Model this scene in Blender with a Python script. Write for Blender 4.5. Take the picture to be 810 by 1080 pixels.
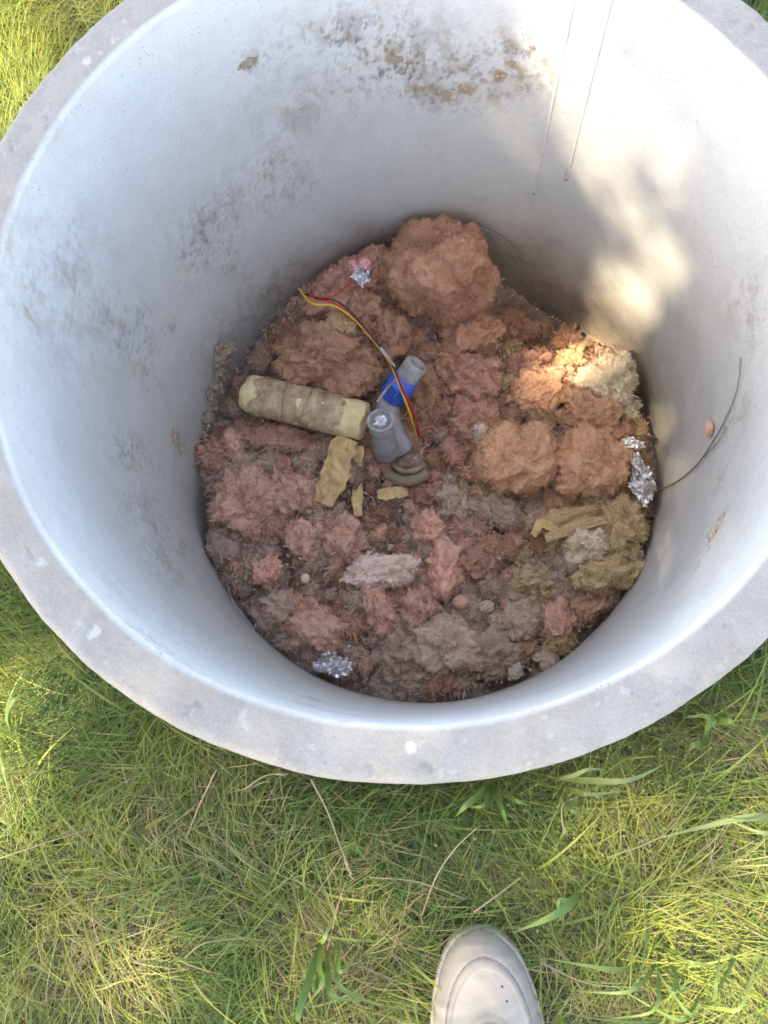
import bpy, bmesh, math, random
import numpy as np
from mathutils import Vector, Matrix
from math import radians, sin, cos, pi, sqrt, hypot, atan2

for o in list(bpy.data.objects):
    bpy.data.objects.remove(o)
SC = bpy.context.scene
COL = SC.collection
RNG = np.random.default_rng(7)
random.seed(7)

# ------------------------------------------------------------------ camera, sky, sun, exposure
F = 860.0
CAM = np.array([.0459, -.4033, .937])
TX, TY = .2026, .0757
RI, RO, ZR, ZF = .4453, .5, .15, -.596          # inner / outer radius of the ring, rim height, mean level of the filling
RX = np.array([[1, 0, 0], [0, cos(TX), -sin(TX)], [0, sin(TX), cos(TX)]])
RY = np.array([[cos(TY), 0, sin(TY)], [0, 1, 0], [-sin(TY), 0, cos(TY)]])
M3 = RX @ RY
cam = bpy.data.cameras.new('camera')
camo = bpy.data.objects.new('camera', cam)
COL.objects.link(camo)
mw = Matrix([list(M3[i]) + [0] for i in range(3)] + [[0, 0, 0, 1]])
mw.translation = Vector(CAM)
camo.matrix_world = mw
cam.sensor_fit = 'VERTICAL'
cam.sensor_height = 36
cam.lens = F / 1080 * 36
cam.clip_start = .02
cam.clip_end = 500
cam.dof.use_dof = True
cam.dof.focus_distance = 1.15
cam.dof.aperture_fstop = 12.0
SC.camera = camo

SUN_AZ, SUN_EL = radians(30), radians(50)       # direction in which the light travels over the ground, and its height
SD = np.array([cos(SUN_EL) * cos(SUN_AZ), cos(SUN_EL) * sin(SUN_AZ), -sin(SUN_EL)])
w = bpy.data.worlds.new('World')
SC.world = w
w.use_nodes = True
nt = w.node_tree
nt.nodes.clear()
sky = nt.nodes.new('ShaderNodeTexSky')
sky.sky_type = 'NISHITA'
sky.sun_disc = False
sky.sun_elevation = SUN_EL
to_sun = -SD
sky.sun_rotation = atan2(to_sun[0], to_sun[1])
sky.air_density = .6
sky.dust_density = 2.2
sky.ozone_density = .1
bg = nt.nodes.new('ShaderNodeBackground')
bg.inputs['Strength'].default_value = .15
wo = nt.nodes.new('ShaderNodeOutputWorld')
nt.links.new(sky.outputs[0], bg.inputs[0])
nt.links.new(bg.outputs[0], wo.inputs[0])
sl = bpy.data.lights.new('sun', 'SUN')
sl.energy = 2.0
sl.angle = radians(.8)
sl.color = (1, .90, .74)
slo = bpy.data.objects.new('sun', sl)
COL.objects.link(slo)
slo.rotation_mode = 'QUATERNION'
slo.rotation_quaternion = Vector(SD).to_track_quat('-Z', 'Y')
slo.location = (-3, -2, 6)
SC.view_settings.view_transform = 'Standard'
SC.view_settings.look = 'None'
SC.view_settings.gamma = 1
SC.view_settings.use_curve_mapping = False
SC.view_settings.exposure = 3.17
SC.view_settings.use_white_balance = True
SC.view_settings.white_balance_temperature = 7900
SC.cycles.max_bounces = 10
SC.cycles.diffuse_bounces = 8
SC.cycles.transparent_max_bounces = 8
SC.render.filter_size = 1.9

# ------------------------------------------------------------------ where a point of the photograph lies in the place
def ray(px, py):
    return M3 @ np.array([(px - 405) / F, -(py - 540) / F, -1.])
def at(px, py, z):
    v = ray(px, py)
    return CAM + v * (z - CAM[2]) / v[2]
def wall(px, py, r=RI):
    v = ray(px, py)
    a = v[0] ** 2 + v[1] ** 2
    b = 2 * (CAM[0] * v[0] + CAM[1] * v[1])
    c = CAM[0] ** 2 + CAM[1] ** 2 - r * r
    return CAM + v * (-b + sqrt(b * b - 4 * a * c)) / 2 / a

# ------------------------------------------------------------------ noise on arrays
def _h(ix, iy, iz, seed):
    h = (ix * 374761393 + iy * 668265263 + iz * 2147483647 + seed * 974634777) & 0xffffffff
    h = ((h ^ (h >> 13)) * 1274126177) & 0xffffffff
    h = ((h ^ (h >> 16)) * 2246822519) & 0xffffffff
    return (h ^ (h >> 15)) & 0xffffffff
_G = np.random.default_rng(3).normal(size=(256, 3))
_G /= np.linalg.norm(_G, axis=1)[:, None]
def noise(P, seed=0):
    P = np.asarray(P, float) + 1000.37
    I = np.floor(P).astype(np.int64)
    f = P - I
    u = f * f * f * (f * (f * 6 - 15) + 10)
    r = 0
    for dx in (0, 1):
        wx = u[:, 0] if dx else 1 - u[:, 0]
        for dy in (0, 1):
            wy = u[:, 1] if dy else 1 - u[:, 1]
            for dz in (0, 1):
                wz = u[:, 2] if dz else 1 - u[:, 2]
                g = _G[_h(I[:, 0] + dx, I[:, 1] + dy, I[:, 2] + dz, seed) & 255]
                r = r + wx * wy * wz * ((f - [dx, dy, dz]) * g).sum(1)
    return r * 1.6
def fbm(P, o=4, seed=0, gain=.5):
    a, s, r = 1., 1., 0
    for k in range(o):
        r = r + a * noise(P * s, seed + k * 17)
        a *= gain
        s *= 2.03
    return r
def smooth(a, b, x):
    t = np.clip((x - a) / (b - a), 0, 1)
    return t * t * (3 - 2 * t)

# ------------------------------------------------------------------ objects
def link(o, parent=None):
    COL.objects.link(o)
    if parent is not None:
        o.parent = parent
    return o
def tag(o, label=None, cat=None, group=None, kind=None):
    for k, v in (('label', label), ('category', cat), ('group', group), ('kind', kind)):
        if v:
            o[k] = v
    return o
def empty(name, loc=(0, 0, 0)):
    o = bpy.data.objects.new(name, None)
    o.empty_display_size = .02
    o.location = tuple(loc)
    return link(o)
def mesh_data(name, V, Fc, mats, mi=None, smooth_=True):
    """V (n,3); Fc either an (m,k) array or a list of such arrays"""
    me = bpy.data.meshes.new(name)
    if not isinstance(Fc, list):
        Fc = [Fc]
    Fc = [np.asarray(f, np.int32) for f in Fc if len(f)]
    V = np.ascontiguousarray(V, np.float32)
    me.vertices.add(len(V))
    me.vertices.foreach_set('co', V.ravel())
    n = sum(f.size for f in Fc)
    me.loops.add(n)
    me.loops.foreach_set('vertex_index', np.concatenate([f.ravel() for f in Fc]))
    tot = np.concatenate([np.full(len(f), f.shape[1], np.int32) for f in Fc])
    me.polygons.add(len(tot))
    me.polygons.foreach_set('loop_start', np.concatenate([[0], np.cumsum(tot)[:-1]]).astype(np.int32))
    if mi is not None:
        me.polygons.foreach_set('material_index', np.asarray(mi, np.int32))
    me.polygons.foreach_set('use_smooth', np.full(len(tot), smooth_, bool))
    for m in (mats if isinstance(mats, (list, tuple)) else [mats]):
        me.materials.append(m)
    me.update(calc_edges=True)
    return me
def obj(name, me, parent=None, loc=None):
    o = bpy.data.objects.new(name, me)
    if loc is not None:
        o.location = tuple(loc)
    return link(o, parent)
def attr(me, name, vals, kind='FLOAT'):
    a = me.attributes.new(name, kind, 'POINT')
    a.data.foreach_set('value' if kind == 'FLOAT' else 'vector', np.ascontiguousarray(vals, np.float32).ravel())

def grid_faces(n, m, wrap=False):
    """n rows, m columns"""
    c = m if wrap else m - 1
    i, j = np.meshgrid(np.arange(n - 1), np.arange(c), indexing='ij')
    i, j = i.ravel(), j.ravel()
    k = (j + 1) % m
    return np.stack([i * m + j, i * m + k, (i + 1) * m + k, (i + 1) * m + j], 1)
def tube(pts, r, k=8, cap=True):
    """swept tube: returns V, quads, tris"""
    P = np.asarray(pts, float)
    n = len(P)
    r = np.broadcast_to(np.asarray(r, float), (n,))
    T = np.gradient(P, axis=0)
    T /= np.linalg.norm(T, axis=1)[:, None] + 1e-12
    up = np.array([0, 0, 1.]) if abs(T[0][2]) < .9 else np.array([1., 0, 0])
    V = []
    a = up - T[0] * (up @ T[0])
    a /= np.linalg.norm(a)
    for i in range(n):
        a = a - T[i] * (a @ T[i])
        a /= np.linalg.norm(a)
        b = np.cross(T[i], a)
        for q in range(k):
            t = 2 * pi * q / k
            V.append(P[i] + r[i] * (cos(t) * a + sin(t) * b))
    V = np.array(V)
    Q = grid_faces(n, k, True)
    tr = []
    if cap:
        V = np.vstack([V, P[0], P[-1]])
        for q in range(k):
            tr.append((len(V) - 2, (q + 1) % k, q))
            tr.append((len(V) - 1, (n - 1) * k + q, (n - 1) * k + (q + 1) % k))
    return V, Q, np.array(tr, int).reshape(-1, 3)
def spline(P, n):
    """Catmull-Rom through the points"""
    P = np.asarray(P, float)
    Q = np.vstack([2 * P[0] - P[1], P, 2 * P[-1] - P[-2]])
    t = np.linspace(0, len(P) - 1 - 1e-9, n)
    i = t.astype(int)
    f = (t - i)[:, None]
    a, b, c, d = Q[i], Q[i + 1], Q[i + 2], Q[i + 3]
    return .5 * (2 * b + (c - a) * f + (2 * a - 5 * b + 4 * c - d) * f ** 2 + (3 * b - a - 3 * c + d) * f ** 3)
def tube_obj(name, pts, r, mat, parent=None, k=8, loc=None):
    V, Q, T = tube(pts, r, k)
    return obj(name, mesh_data(name, V, [Q, T], mat), parent, loc)
def lathe(prof, k=48, axis_origin=(0, 0, 0), axis=(0, 0, 1)):
    prof = np.asarray(prof, float)
    q = Vector(axis).to_track_quat('Z', 'Y').to_matrix()
    Mq = np.array(q)
    t = np.linspace(0, 2 * pi, k, endpoint=False)
    V = np.stack([prof[:, 0][:, None] * np.cos(t), prof[:, 0][:, None] * np.sin(t), np.repeat(prof[:, 1][:, None], k, 1)], 2).reshape(-1, 3)
    return V @ Mq.T + np.array(axis_origin), grid_faces(len(prof), k, True)

# ------------------------------------------------------------------ materials
def nmat(name):
    m = bpy.data.materials.new(name)
    m.use_nodes = True
    t = m.node_tree
    b = t.nodes['Principled BSDF']
    return m, t, b
def N(t, typ, **kw):
    n = t.nodes.new(typ)
    for k, v in kw.items():
        if k in n.inputs.keys():
            n.inputs[k].default_value = v
        else:
            setattr(n, k, v)
    return n
def ramp(t, src, stops):
    r = t.nodes.new('ShaderNodeValToRGB')
    e = r.color_ramp.elements
    while len(e) < len(stops):
        e.new(.5)
    for el, (p, c) in zip(e, stops):
        el.position = p
        el.color = tuple(c) + (1,) if len(c) == 3 else c
    t.links.new(src, r.inputs[0])
    return r.outputs[0]
def mixc(t, fac, a, b, typ='MIX'):
    m = t.nodes.new('ShaderNodeMix')
    m.data_type = 'RGBA'
    m.blend_type = typ
    for s, v in ((0, fac), (6, a), (7, b)):
        if hasattr(v, 'is_output') or isinstance(v, bpy.types.NodeSocket):
            t.links.new(v, m.inputs[s])
        elif s == 0:
            m.inputs[0].default_value = v
        else:
            m.inputs[s].default_value = tuple(v) + (1,)
    return m.outputs[2]
def noi(t, scale, detail=4, rough=.6, coord=None, dist=0):
    n = N(t, 'ShaderNodeTexNoise', Scale=scale, Detail=detail, Roughness=rough, Distortion=dist)
    c = coord or t.nodes.new('ShaderNodeTexCoord').outputs['Object']
    t.links.new(c, n.inputs['Vector'])
    return n.outputs['Fac']
def bump(t, b, h, strength, dist, prev=None):
    n = N(t, 'ShaderNodeBump', Strength=strength, Distance=dist)
    t.links.new(h, n.inputs['Height'])
    if prev:
        t.links.new(prev, n.inputs['Normal'])
    t.links.new(n.outputs[0], b.inputs['Normal'])
    return n.outputs[0]
def attrn(t, name):
    a = t.nodes.new('ShaderNodeAttribute')
    a.attribute_name = name
    return a

def concrete_material():
    m, t, b = nmat('concrete')
    c = ramp(t, noi(t, 5, 5, .6), [(.3, (0.512, 0.526, 0.499)), (.7, (0.597, 0.609, 0.578))])
    c = mixc(t, .35, c, ramp(t, noi(t, 38, 5, .7), [(.3, (0.469, 0.483, 0.460)), (.7, (0.631, 0.639, 0.608))]))
    c = mixc(t, .22, c, ramp(t, noi(t, 420, 3, .7), [(.35, (.36, .355, .34)), (.62, (.72, .71, .68))]))
    wr = ramp(t, noi(t, 30, 6, .7), [(.3, (0.250, 0.236, 0.205)), (.7, (0.310, 0.294, 0.256))])
    wr = mixc(t, .3, wr, ramp(t, noi(t, 380, 3, .75), [(.35, (0.166, 0.156, 0.134)), (.65, (0.405, 0.388, 0.342))]))
    c = mixc(t, attrn(t, 'rim_dimmed').outputs['Fac'], c, wr)  # rim coloured darker, evening out the light between rim and inner wall
    c = mixc(t, attrn(t, 'pale').outputs['Fac'], c, (.46, .455, .43))
    vo = N(t, 'ShaderNodeTexVoronoi', Scale=150)
    t.links.new(t.nodes.new('ShaderNodeTexCoord').outputs['Object'], vo.inputs['Vector'])
    pr = ramp(t, vo.outputs['Distance'], [(.10, (1, 1, 1)), (.20, (0, 0, 0))])
    pm = mixc(t, 1, pr, ramp(t, noi(t, 45, 3, .6), [(.50, (0, 0, 0)), (.62, (.75, .75, .75))]), 'MULTIPLY')
    c = mixc(t, pm, c, (.20, .19, .17))
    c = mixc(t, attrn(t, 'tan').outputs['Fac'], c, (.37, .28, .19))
    c = mixc(t, attrn(t, 'dirt_shade').outputs['Fac'], c, (.15, .135, .12))
    t.links.new(c, b.inputs['Base Color'])
    b.inputs['Roughness'].default_value = .88
    b.inputs['Specular IOR Level'].default_value = .25
    n1 = bump(t, b, noi(t, 260, 5, .7), .35, .0012)
    bump(t, b, noi(t, 30, 4, .6), .10, .003, n1)
    return m
MAT = {'concrete': concrete_material()}

def wool_material(name, a, c2, dark, dust=.6):
    m, t, b = nmat(name)
    oi = t.nodes.new('ShaderNodeObjectInfo')
    tc = t.nodes.new('ShaderNodeTexCoord').outputs['Object']
    add = N(t, 'ShaderNodeVectorMath', operation='ADD')
    t.links.new(tc, add.inputs[0])
    mul = N(t, 'ShaderNodeVectorMath', operation='SCALE')
    t.links.new(oi.outputs['Location'], mul.inputs[0])
    mul.inputs['Scale'].default_value = 3.7
    t.links.new(mul.outputs[0], add.inputs[1])
    co = add.outputs[0]
    c = ramp(t, noi(t, 26, 5, .65, co, .6), [(.32, a), (.68, c2)])
    c = mixc(t, ramp(t, noi(t, 55, 6, .75, co, 1.2), [(.52, (0, 0, 0)), (.78, (.55, .55, .55))]), c, dark)
    c = mixc(t, .6, c, ramp(t, noi(t, 210, 6, .85, co, .8), [(.36, tuple(x * .5 for x in a)), (.52, tuple((x + y) / 2 for x, y in zip(a, c2))), (.68, tuple(min(.9, x * 1.45 + .03) for x in c2))]))
    gp = t.nodes.new('ShaderNodeNewGeometry').outputs['Position']
    c = mixc(t, ramp(t, noi(t, 34, 6, .8, gp, .5), [(.40, (0, 0, 0)), (.70, (dust, dust, dust))]), c, (.58, .39, .29))
    hs = N(t, 'ShaderNodeHueSaturation')
    mr = N(t, 'ShaderNodeMapRange')
    t.links.new(oi.outputs['Random'], mr.inputs[0])
    mr.inputs[3].default_value = .86
    mr.inputs[4].default_value = 1.14
    t.links.new(mr.outputs[0], hs.inputs['Value'])
    t.links.new(c, hs.inputs['Color'])
    t.links.new(hs.outputs[0], b.inputs['Base Color'])
    b.inputs['Roughness'].default_value = 1
    b.inputs['Specular IOR Level'].default_value = .08
    b.inputs['Sheen Weight'].default_value = .1
    b.inputs['Sheen Roughness'].default_value = .6
    b.inputs['Sheen Tint'].default_value = tuple(min(1, x * 1.8) for x in c2) + (1,)
    n1 = bump(t, b, noi(t, 800, 4, .85, co, 1.), .9, .0014)
    bump(t, b, noi(t, 220, 5, .75, co, .3), .5, .0022, n1)
    MAT[name] = m
    return m
wool_material('wool_brown', (0.450, 0.222, 0.133), (0.577, 0.309, 0.189), (0.196, 0.103, 0.062))
wool_material('wool_red', (0.526, 0.256, 0.177), (0.652, 0.339, 0.245), (0.251, 0.131, 0.091))
wool_material('wool_sunlit', (0.739, 0.380, 0.216), (0.851, 0.484, 0.292), (0.403, 0.204, 0.119))  # orange holds the sun's warmth on the right side, painted into the wool
wool_material('wool_pink', (0.880, 0.422, 0.302), (0.880, 0.532, 0.401), (0.495, 0.234, 0.163))
wool_material('wool_salmon', (0.880, 0.408, 0.289), (0.880, 0.543, 0.413), (0.524, 0.259, 0.185))
wool_material('wool_pale', (.90, .62, .50), (.92, .78, .66), (.76, .46, .36), dust=.2)
wool_material('wool_cream', (0.777, 0.634, 0.415), (0.880, 0.779, 0.563), (0.526, 0.383, 0.228))
wool_material('wool_olive', (0.660, 0.455, 0.230), (0.786, 0.590, 0.323), (0.379, 0.254, 0.138))
wool_material('wool_tan', (0.582, 0.385, 0.184), (0.672, 0.484, 0.270), (0.358, 0.220, 0.119))
wool_material('wool_grey', (.56, .385, .285), (.66, .48, .37), (.28, .185, .135))
wool_material('wool_dark', (.15, .10, .075), (.25, .17, .125), (.06, .04, .03))

def simple(name, col, rough=.6, col2=None, scale=60, bumpd=0, **kw):
    m, t, b = nmat(name)
    if col2:
        t.links.new(ramp(t, noi(t, scale, 5, .65), [(.3, col), (.7, col2)]), b.inputs['Base Color'])
    else:
        b.inputs['Base Color'].default_value = tuple(col) + (1,)
    b.inputs['Roughness'].default_value = rough
    for k, v in kw.items():
        b.inputs[k.replace('_', ' ')].default_value = v
    if bumpd:
        bump(t, b, noi(t, scale * 4, 4, .7), .6, bumpd)
    MAT[name] = m
    return m
simple('foam_yellow', (.66, .52, .25), .85, (.82, .70, .40), 45, .002)
simple('wrap', (.27, .18, .10), .9, (.66, .50, .31), 38, .0018)
simple('yellow_strip', (.42, .25, .10), .8, (.72, .52, .24), 50, .001)
simple('blue_plastic', (.04, .10, .44), .45, (.04, .17, .72), 60)
simple('clear_plastic', (.66, .70, .74), .12, (.42, .38, .34), 60, 0, Alpha=.42)
simple('milky_plastic', (.27, .235, .21), .4, (.52, .54, .58), 45, .0008, Alpha=.85)
simple('wire_yellow', (.72, .42, .03), .4)
simple('wire_red', (.50, .035, .03), .4)
simple('wire_black', (.03, .02, .02), .45)
simple('copper', (.55, .42, .36), .45)
simple('foil', (.72, .72, .73), .3, None, 60, 0, Metallic=1.0)
simple('soil', (.10, .07, .045), .95, (.19, .135, .09), 40, .004)
simple('mud', (0.320, 0.248, 0.180), .95, (0.440, 0.350, 0.254), 70, .004)
simple('tan_mud', (.40, .33, .23), .95, (.52, .44, .33), 70, .003)
simple('root', (.20, .17, .14), .9, (.32, .28, .24), 90)
simple('hose', (.20, .13, .09), .6, (.32, .24, .17), 60)
simple('stone', (.42, .30, .22), .9, (.62, .50, .41), 90, .001)
simple('shoe_seam', (.17, .15, .13), .8)
simple('grimy_plastic', (.16, .105, .075), .5, (.38, .27, .20), 40, .0010)
simple('seam', (.48, .485, .465), .9, (.58, .585, .565), 60)
simple('bark', (.12, .09, .065), .95, (.20, .155, .11), 20, .01)
simple('shoe_leather', (0.321, 0.283, 0.226), .6, (0.395, 0.351, 0.287), 25, .0006)
simple('shoe_overlay', (0.273, 0.240, 0.193), .6, (0.340, 0.301, 0.246), 25, .0006)
simple('shoe_sole', (0.321, 0.287, 0.230), .7, (0.433, 0.392, 0.320), 30, .0006)
simple('shoe_dark', (.06, .055, .05), .9)
simple('shoe_lace', (.70, .68, .65), .8, (.78, .76, .73), 200)
simple('pink_knot', (.62, .24, .22), .6, (.70, .36, .34), 60, .001)

def grass_material():
    m, t, b = nmat('grass_blade')
    tint = attrn(t, 'tint').outputs['Fac']
    dry = attrn(t, 'dry').outputs['Fac']
    c = ramp(t, tint, [(0, (.080, .145, .045)), (.45, (.160, .235, .058)), (.8, (.275, .335, .070)), (1, (.40, .42, .085))])
    c = mixc(t, dry, c, ramp(t, tint, [(0, (0.245, 0.204, 0.093)), (1, (0.462, 0.394, 0.211))]))
    t.links.new(c, b.inputs['Base Color'])
    b.inputs['Roughness'].default_value = .55
    b.inputs['Specular IOR Level'].default_value = .35
    tr = N(t, 'ShaderNodeBsdfTranslucent')
    t.links.new(c, tr.inputs[0])
    mx = N(t, 'ShaderNodeMixShader', Fac=.35)
    t.links.new(b.outputs[0], mx.inputs[1])
    t.links.new(tr.outputs[0], mx.inputs[2])
    t.links.new(mx.outputs[0], t.nodes['Material Output'].inputs[0])
    MAT['grass'] = m
grass_material()
def leaf_material(name, c1, c2):
    m, t, b = nmat(name)
    c = ramp(t, noi(t, 12, 3), [(.3, c1), (.7, c2)])
    t.links.new(c, b.inputs['Base Color'])
    b.inputs['Roughness'].default_value = .45
    tr = N(t, 'ShaderNodeBsdfTranslucent')
    t.links.new(c, tr.inputs[0])
    mx = N(t, 'ShaderNodeMixShader', Fac=.35)
    t.links.new(b.outputs[0], mx.inputs[1])
    t.links.new(tr.outputs[0], mx.inputs[2])
    t.links.new(mx.outputs[0], t.nodes['Material Output'].inputs[0])
    MAT[name] = m
leaf_material('tree_leaf', (.04, .09, .025), (.075, .14, .04))
leaf_material('moss_leaf', (0.168, 0.224, 0.049), (0.252, 0.280, 0.070))
leaf_material('weed_leaf', (0.144, 0.238, 0.048), (0.216, 0.302, 0.082))
leaf_material('weed_pale', (0.216, 0.288, 0.095), (0.288, 0.346, 0.136))
leaf_material('straw', (0.331, 0.274, 0.156), (0.418, 0.360, 0.224))

# ------------------------------------------------------------------ ground: one sheet round the ring, out to the horizon
def build_ground():
    radii = np.concatenate([[.487], np.linspace(.52, 1.6, 28), np.geomspace(1.8, 300, 26)])
    k = 96
    t = np.linspace(0, 2 * pi, k, endpoint=False)
    X = radii[:, None] * np.cos(t)
    Y = radii[:, None] * np.sin(t)
    P = np.stack([X.ravel(), Y.ravel(), np.zeros(X.size)], 1)
    r = np.hypot(P[:, 0], P[:, 1])
    P[:, 2] = (fbm(P * [5, 5, 1], 3, 5) * .012 + fbm(P * [.15, .15, 1], 2, 6) * .12 * smooth(3, 20, r)) * smooth(.5, .7, r)
    m, tn, b = nmat('turf_soil')
    c = ramp(tn, noi(tn, 9, 6, .7), [(.3, (.11, .12, .045)), (.5, (.17, .165, .065)), (.72, (.27, .23, .11))])
    c = mixc(tn, .5, c, ramp(tn, noi(tn, 160, 4, .75), [(.35, (.03, .04, .015)), (.7, (.24, .22, .11))]))
    tn.links.new(c, b.inputs['Base Color'])
    b.inputs['Roughness'].default_value = .95
    bump(tn, b, noi(tn, 120, 5, .75), .8, .01)
    o = obj('ground', mesh_data('ground', P, grid_faces(len(radii), k, True), m))
    tag(o, kind='structure')
    # earth below the filling of the well
    n = 48
    t = np.linspace(0, 2 * pi, n, endpoint=False)
    V = np.vstack([[0, 0, -.70]] + [[RI * .995 * cos(a), RI * .995 * sin(a), -.70] for a in t])
    T = np.array([(0, 1 + i, 1 + (i + 1) % n) for i in range(n)])
    tag(obj('well_floor', mesh_data('well_floor', V, T, MAT['soil'])), kind='structure')
build_ground()

# ------------------------------------------------------------------ the concrete ring
def build_ring():
    root = empty('concrete_ring', (0, 0, 0))
    tag(root, 'pale grey round concrete well ring standing in the grass, filled with torn insulation', 'well ring')
    b = .007
    prof = []
    for z in np.linspace(-.70, ZR - b, 195):
        prof.append((RI, z))
    for a in np.linspace(0, pi / 2, 6)[1:]:
        prof.append((RI + b - b * cos(a), ZR - b + b * sin(a)))
    for r in np.linspace(RI + b, RO - .010, 22)[1:]:
        prof.append((r, ZR))
    for a in np.linspace(0, pi / 2, 6)[1:]:
        prof.append((RO - .010 + .010 * sin(a), ZR - .010 + .010 * cos(a)))
    for z in np.linspace(ZR - .012, -.70, 14)[1:]:
        prof.append((RO, z))
    prof = np.array(prof)
    k = 1040
    t = np.linspace(0, 2 * pi, k, endpoint=False)
    R = prof[:, 0][:, None]
    V = np.stack([R * np.cos(t), R * np.sin(t), np.repeat(prof[:, 1][:, None], k, 1)], 2).reshape(-1, 3)
    rad = V * [1, 1, 0]
    rad /= np.linalg.norm(rad, axis=1)[:, None]
    top = smooth(ZR - .02, ZR - .001, V[:, 2])
    n1 = fbm(V * 9, 3, 11)
    n2 = fbm(V * 60, 3, 12)
    n3 = fbm(V * 170, 2, 13)
    rr = np.repeat(prof[:, 0], k)
    isin = rr < RI + .003
    isout = rr > RO - .004
    V2 = V + rad * ((n1 * .0010 + n2 * .00022)[:, None])
    V2[:, 2] += top * (n1 * .0014 + n2 * .0006 + n3 * .0003 - .002 * smooth(.55, .9, fbm(V * 40, 3, 15)))
    # chipped, uneven outer and inner arrises
    arris = np.exp(-((rr - RO) / .012) ** 2) + .7 * np.exp(-((rr - RI) / .008) ** 2)
    V2[:, 2] -= top * arris * .0022 * np.clip(fbm(V * 28, 3, 19), 0, 1)
    V2 += rad * (np.where(isout, .0005 * fbm(V * 22, 3, 21), 0))[:, None]
    dirt_shade = np.zeros(len(V))
    tan = np.zeros(len(V))
    pale = np.zeros(len(V))
    sp1 = smooth(.22, .62, fbm(V * [120, 120, 90], 4, 31, .65) + .35 * noise(V * 34, 33))
    sp2 = smooth(.15, .45, fbm(V * 50, 4, 35))
    veins = smooth(.07, .0, np.abs(fbm(V * [34, 34, 20], 4, 37, .6))) * smooth(-.1, .3, noise(V * 20, 39))
    smear = smooth(-.1, .6, fbm(V * [30, 30, 14], 4, 63, .6))
    def blob(c, rh, rv, sk=0):
        """weight round a point of the wall: rh along the wall, rv up and down, sk slants it"""
        a = np.arctan2(V[:, 1], V[:, 0]) - atan2(c[1], c[0])
        a = (a + pi) % (2 * pi) - pi
        dz = V[:, 2] - c[2]
        return np.exp(-((a * RI - sk * dz) / rh) ** 2 - (dz / rv) ** 2) * isin
    # scuffs, smears and crumbs of earth where the wall has them
    for (px, py, rh, rv, sk, k1, k2) in [
            (232, 225, .05, .05, 0, .6, .35), (205, 262, .035, .07, 0, .7, .5), (245, 275, .02, .045, 0, .6, .4),
            (140, 345, .03, .07, .2, .8, .9), (150, 390, .02, .09, 0, .5, .4), (182, 345, .015, .02, 0, .8, .3),
            (140, 480, .03, .10, .2, .6, .4), (150, 540, .03, .10, .2, .7, .5), (175, 595, .04, .07, .2, .7, .6),
            (190, 575, .02, .06, 0, .6, .5), (165, 680, .03, .02, 0, .9, .2), (300, 200, .05, .05, 0, .6, .5),
            (355, 35, .04, .03, 0, .7, .7), (285, 175, .03, .03, 0, .5, .5), (315, 125, .05, .04, 0, .4, .3),
            (262, 66, .018, .014, 0, .9, .0), (420, 70, .05, .035, 0, .9, .7), (470, 100, .05, .03, 0, .9, .9),
            (525, 75, .05, .03, 0, .7, .7), (545, 45, .03, .02, 0, .6, .5), (400, 30, .05, .03, 0, .5, .4),
            (780, 440, .02, .05, 0, .8, .5), (760, 505, .02, .02, 0, .8, .6), (790, 330, .04, .06, 0, .5, .3),
            (740, 590, .02, .012, 0, .8, .4), (600, 690, .1, .04, 0, .4, .2), (340, 740, .05, .02, 0, .6, .3),
            (450, 60, .2, .06, 0, .35, .15), (60, 300, .08, .15, 0, .2, .1), (250, 330, .1, .06, 0, .3, .1)]:
        wgt = blob(wall(px, py), rh * 1.25, rv * 1.25, sk)
        dirt_shade += wgt * (k1 * sp1 * .55 + k2 * veins * .45 + .16 * smear)
        tan += wgt * (.25 * sp2 + .10 * smear)
    for (px, py, rh, rv, k1) in [(186, 466, .02, .03, .8), (757, 556, .022, .012, .9), (340, 747, .05, .012, .7), (475, 95, .06, .02, .7),
                                 (420, 62, .03, .02, .5), (540, 80, .04, .02, .7), (30, 325, .02, .03, .4), (263, 66, .014, .012, .6),
                                 (748, 452, .012, .012, .6), (120, 620, .05, .012, .3), (690, 715, .05, .02, .25)]:
        tan += blob(wall(px, py), rh, rv) * k1 * (.35 + .65 * sp2) * 1.3
    # an earthy stain just above the filling, darkened at the back as painted shade
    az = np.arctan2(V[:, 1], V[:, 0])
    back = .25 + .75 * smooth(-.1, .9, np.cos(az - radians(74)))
    tide_shade = smooth(-.36 , -.60, V[:, 2] + .05 * fbm(V * 9, 3, 41)) * isin
    tan += tide_shade * back * .75
    dirt_shade += tide_shade * back * .5 * (.6 + .5 * sp2)
    dirt_shade += isin * .10 * sp1 * smooth(.1, .5, noise(V * 7, 43))
    # the top of the ring: lime bloom, chips and a few stains
    onrim = top
    pale += onrim * (.10 + .16 * smooth(-.4, .6, fbm(V * 22, 4, 51)))
    pale += onrim * .35 * smooth(.66, .78, fbm(V * 60, 3, 53))
    for px, py in [(42, 592), (98, 667), (118, 42), (94, 65), (432, 786)]:
        p = at(px, py, ZR)
        d = np.linalg.norm(V - p, axis=1)
        pale += smooth(.007, .003, d + .006 * n2 + .004 * n3) * .9
    dirt_shade += onrim * .30 * smooth(.35, .6, fbm(V * 70, 3, 55)) * smooth(-.1, .4, noise(V * 6, 57))
    tan += onrim * .14 * smooth(.1, .6, fbm(V * 8, 3, 59))
    pale += isin * .30 * smooth(.2, .7, fbm(V * 5, 3, 61))
    dirt_shade += isout * smooth(.06, .0, V[:, 2]) * .5
    dirt_shade = np.clip(dirt_shade, 0, .85)
    tan = np.clip(tan, 0, .9)
    V2 -= rad * (.0012 * np.clip(tan + dirt_shade, 0, 1) * isin)[:, None]
    me = mesh_data('ring_wall', V2, grid_faces(len(prof), k, True)[:, ::-1], MAT['concrete'])
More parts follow.
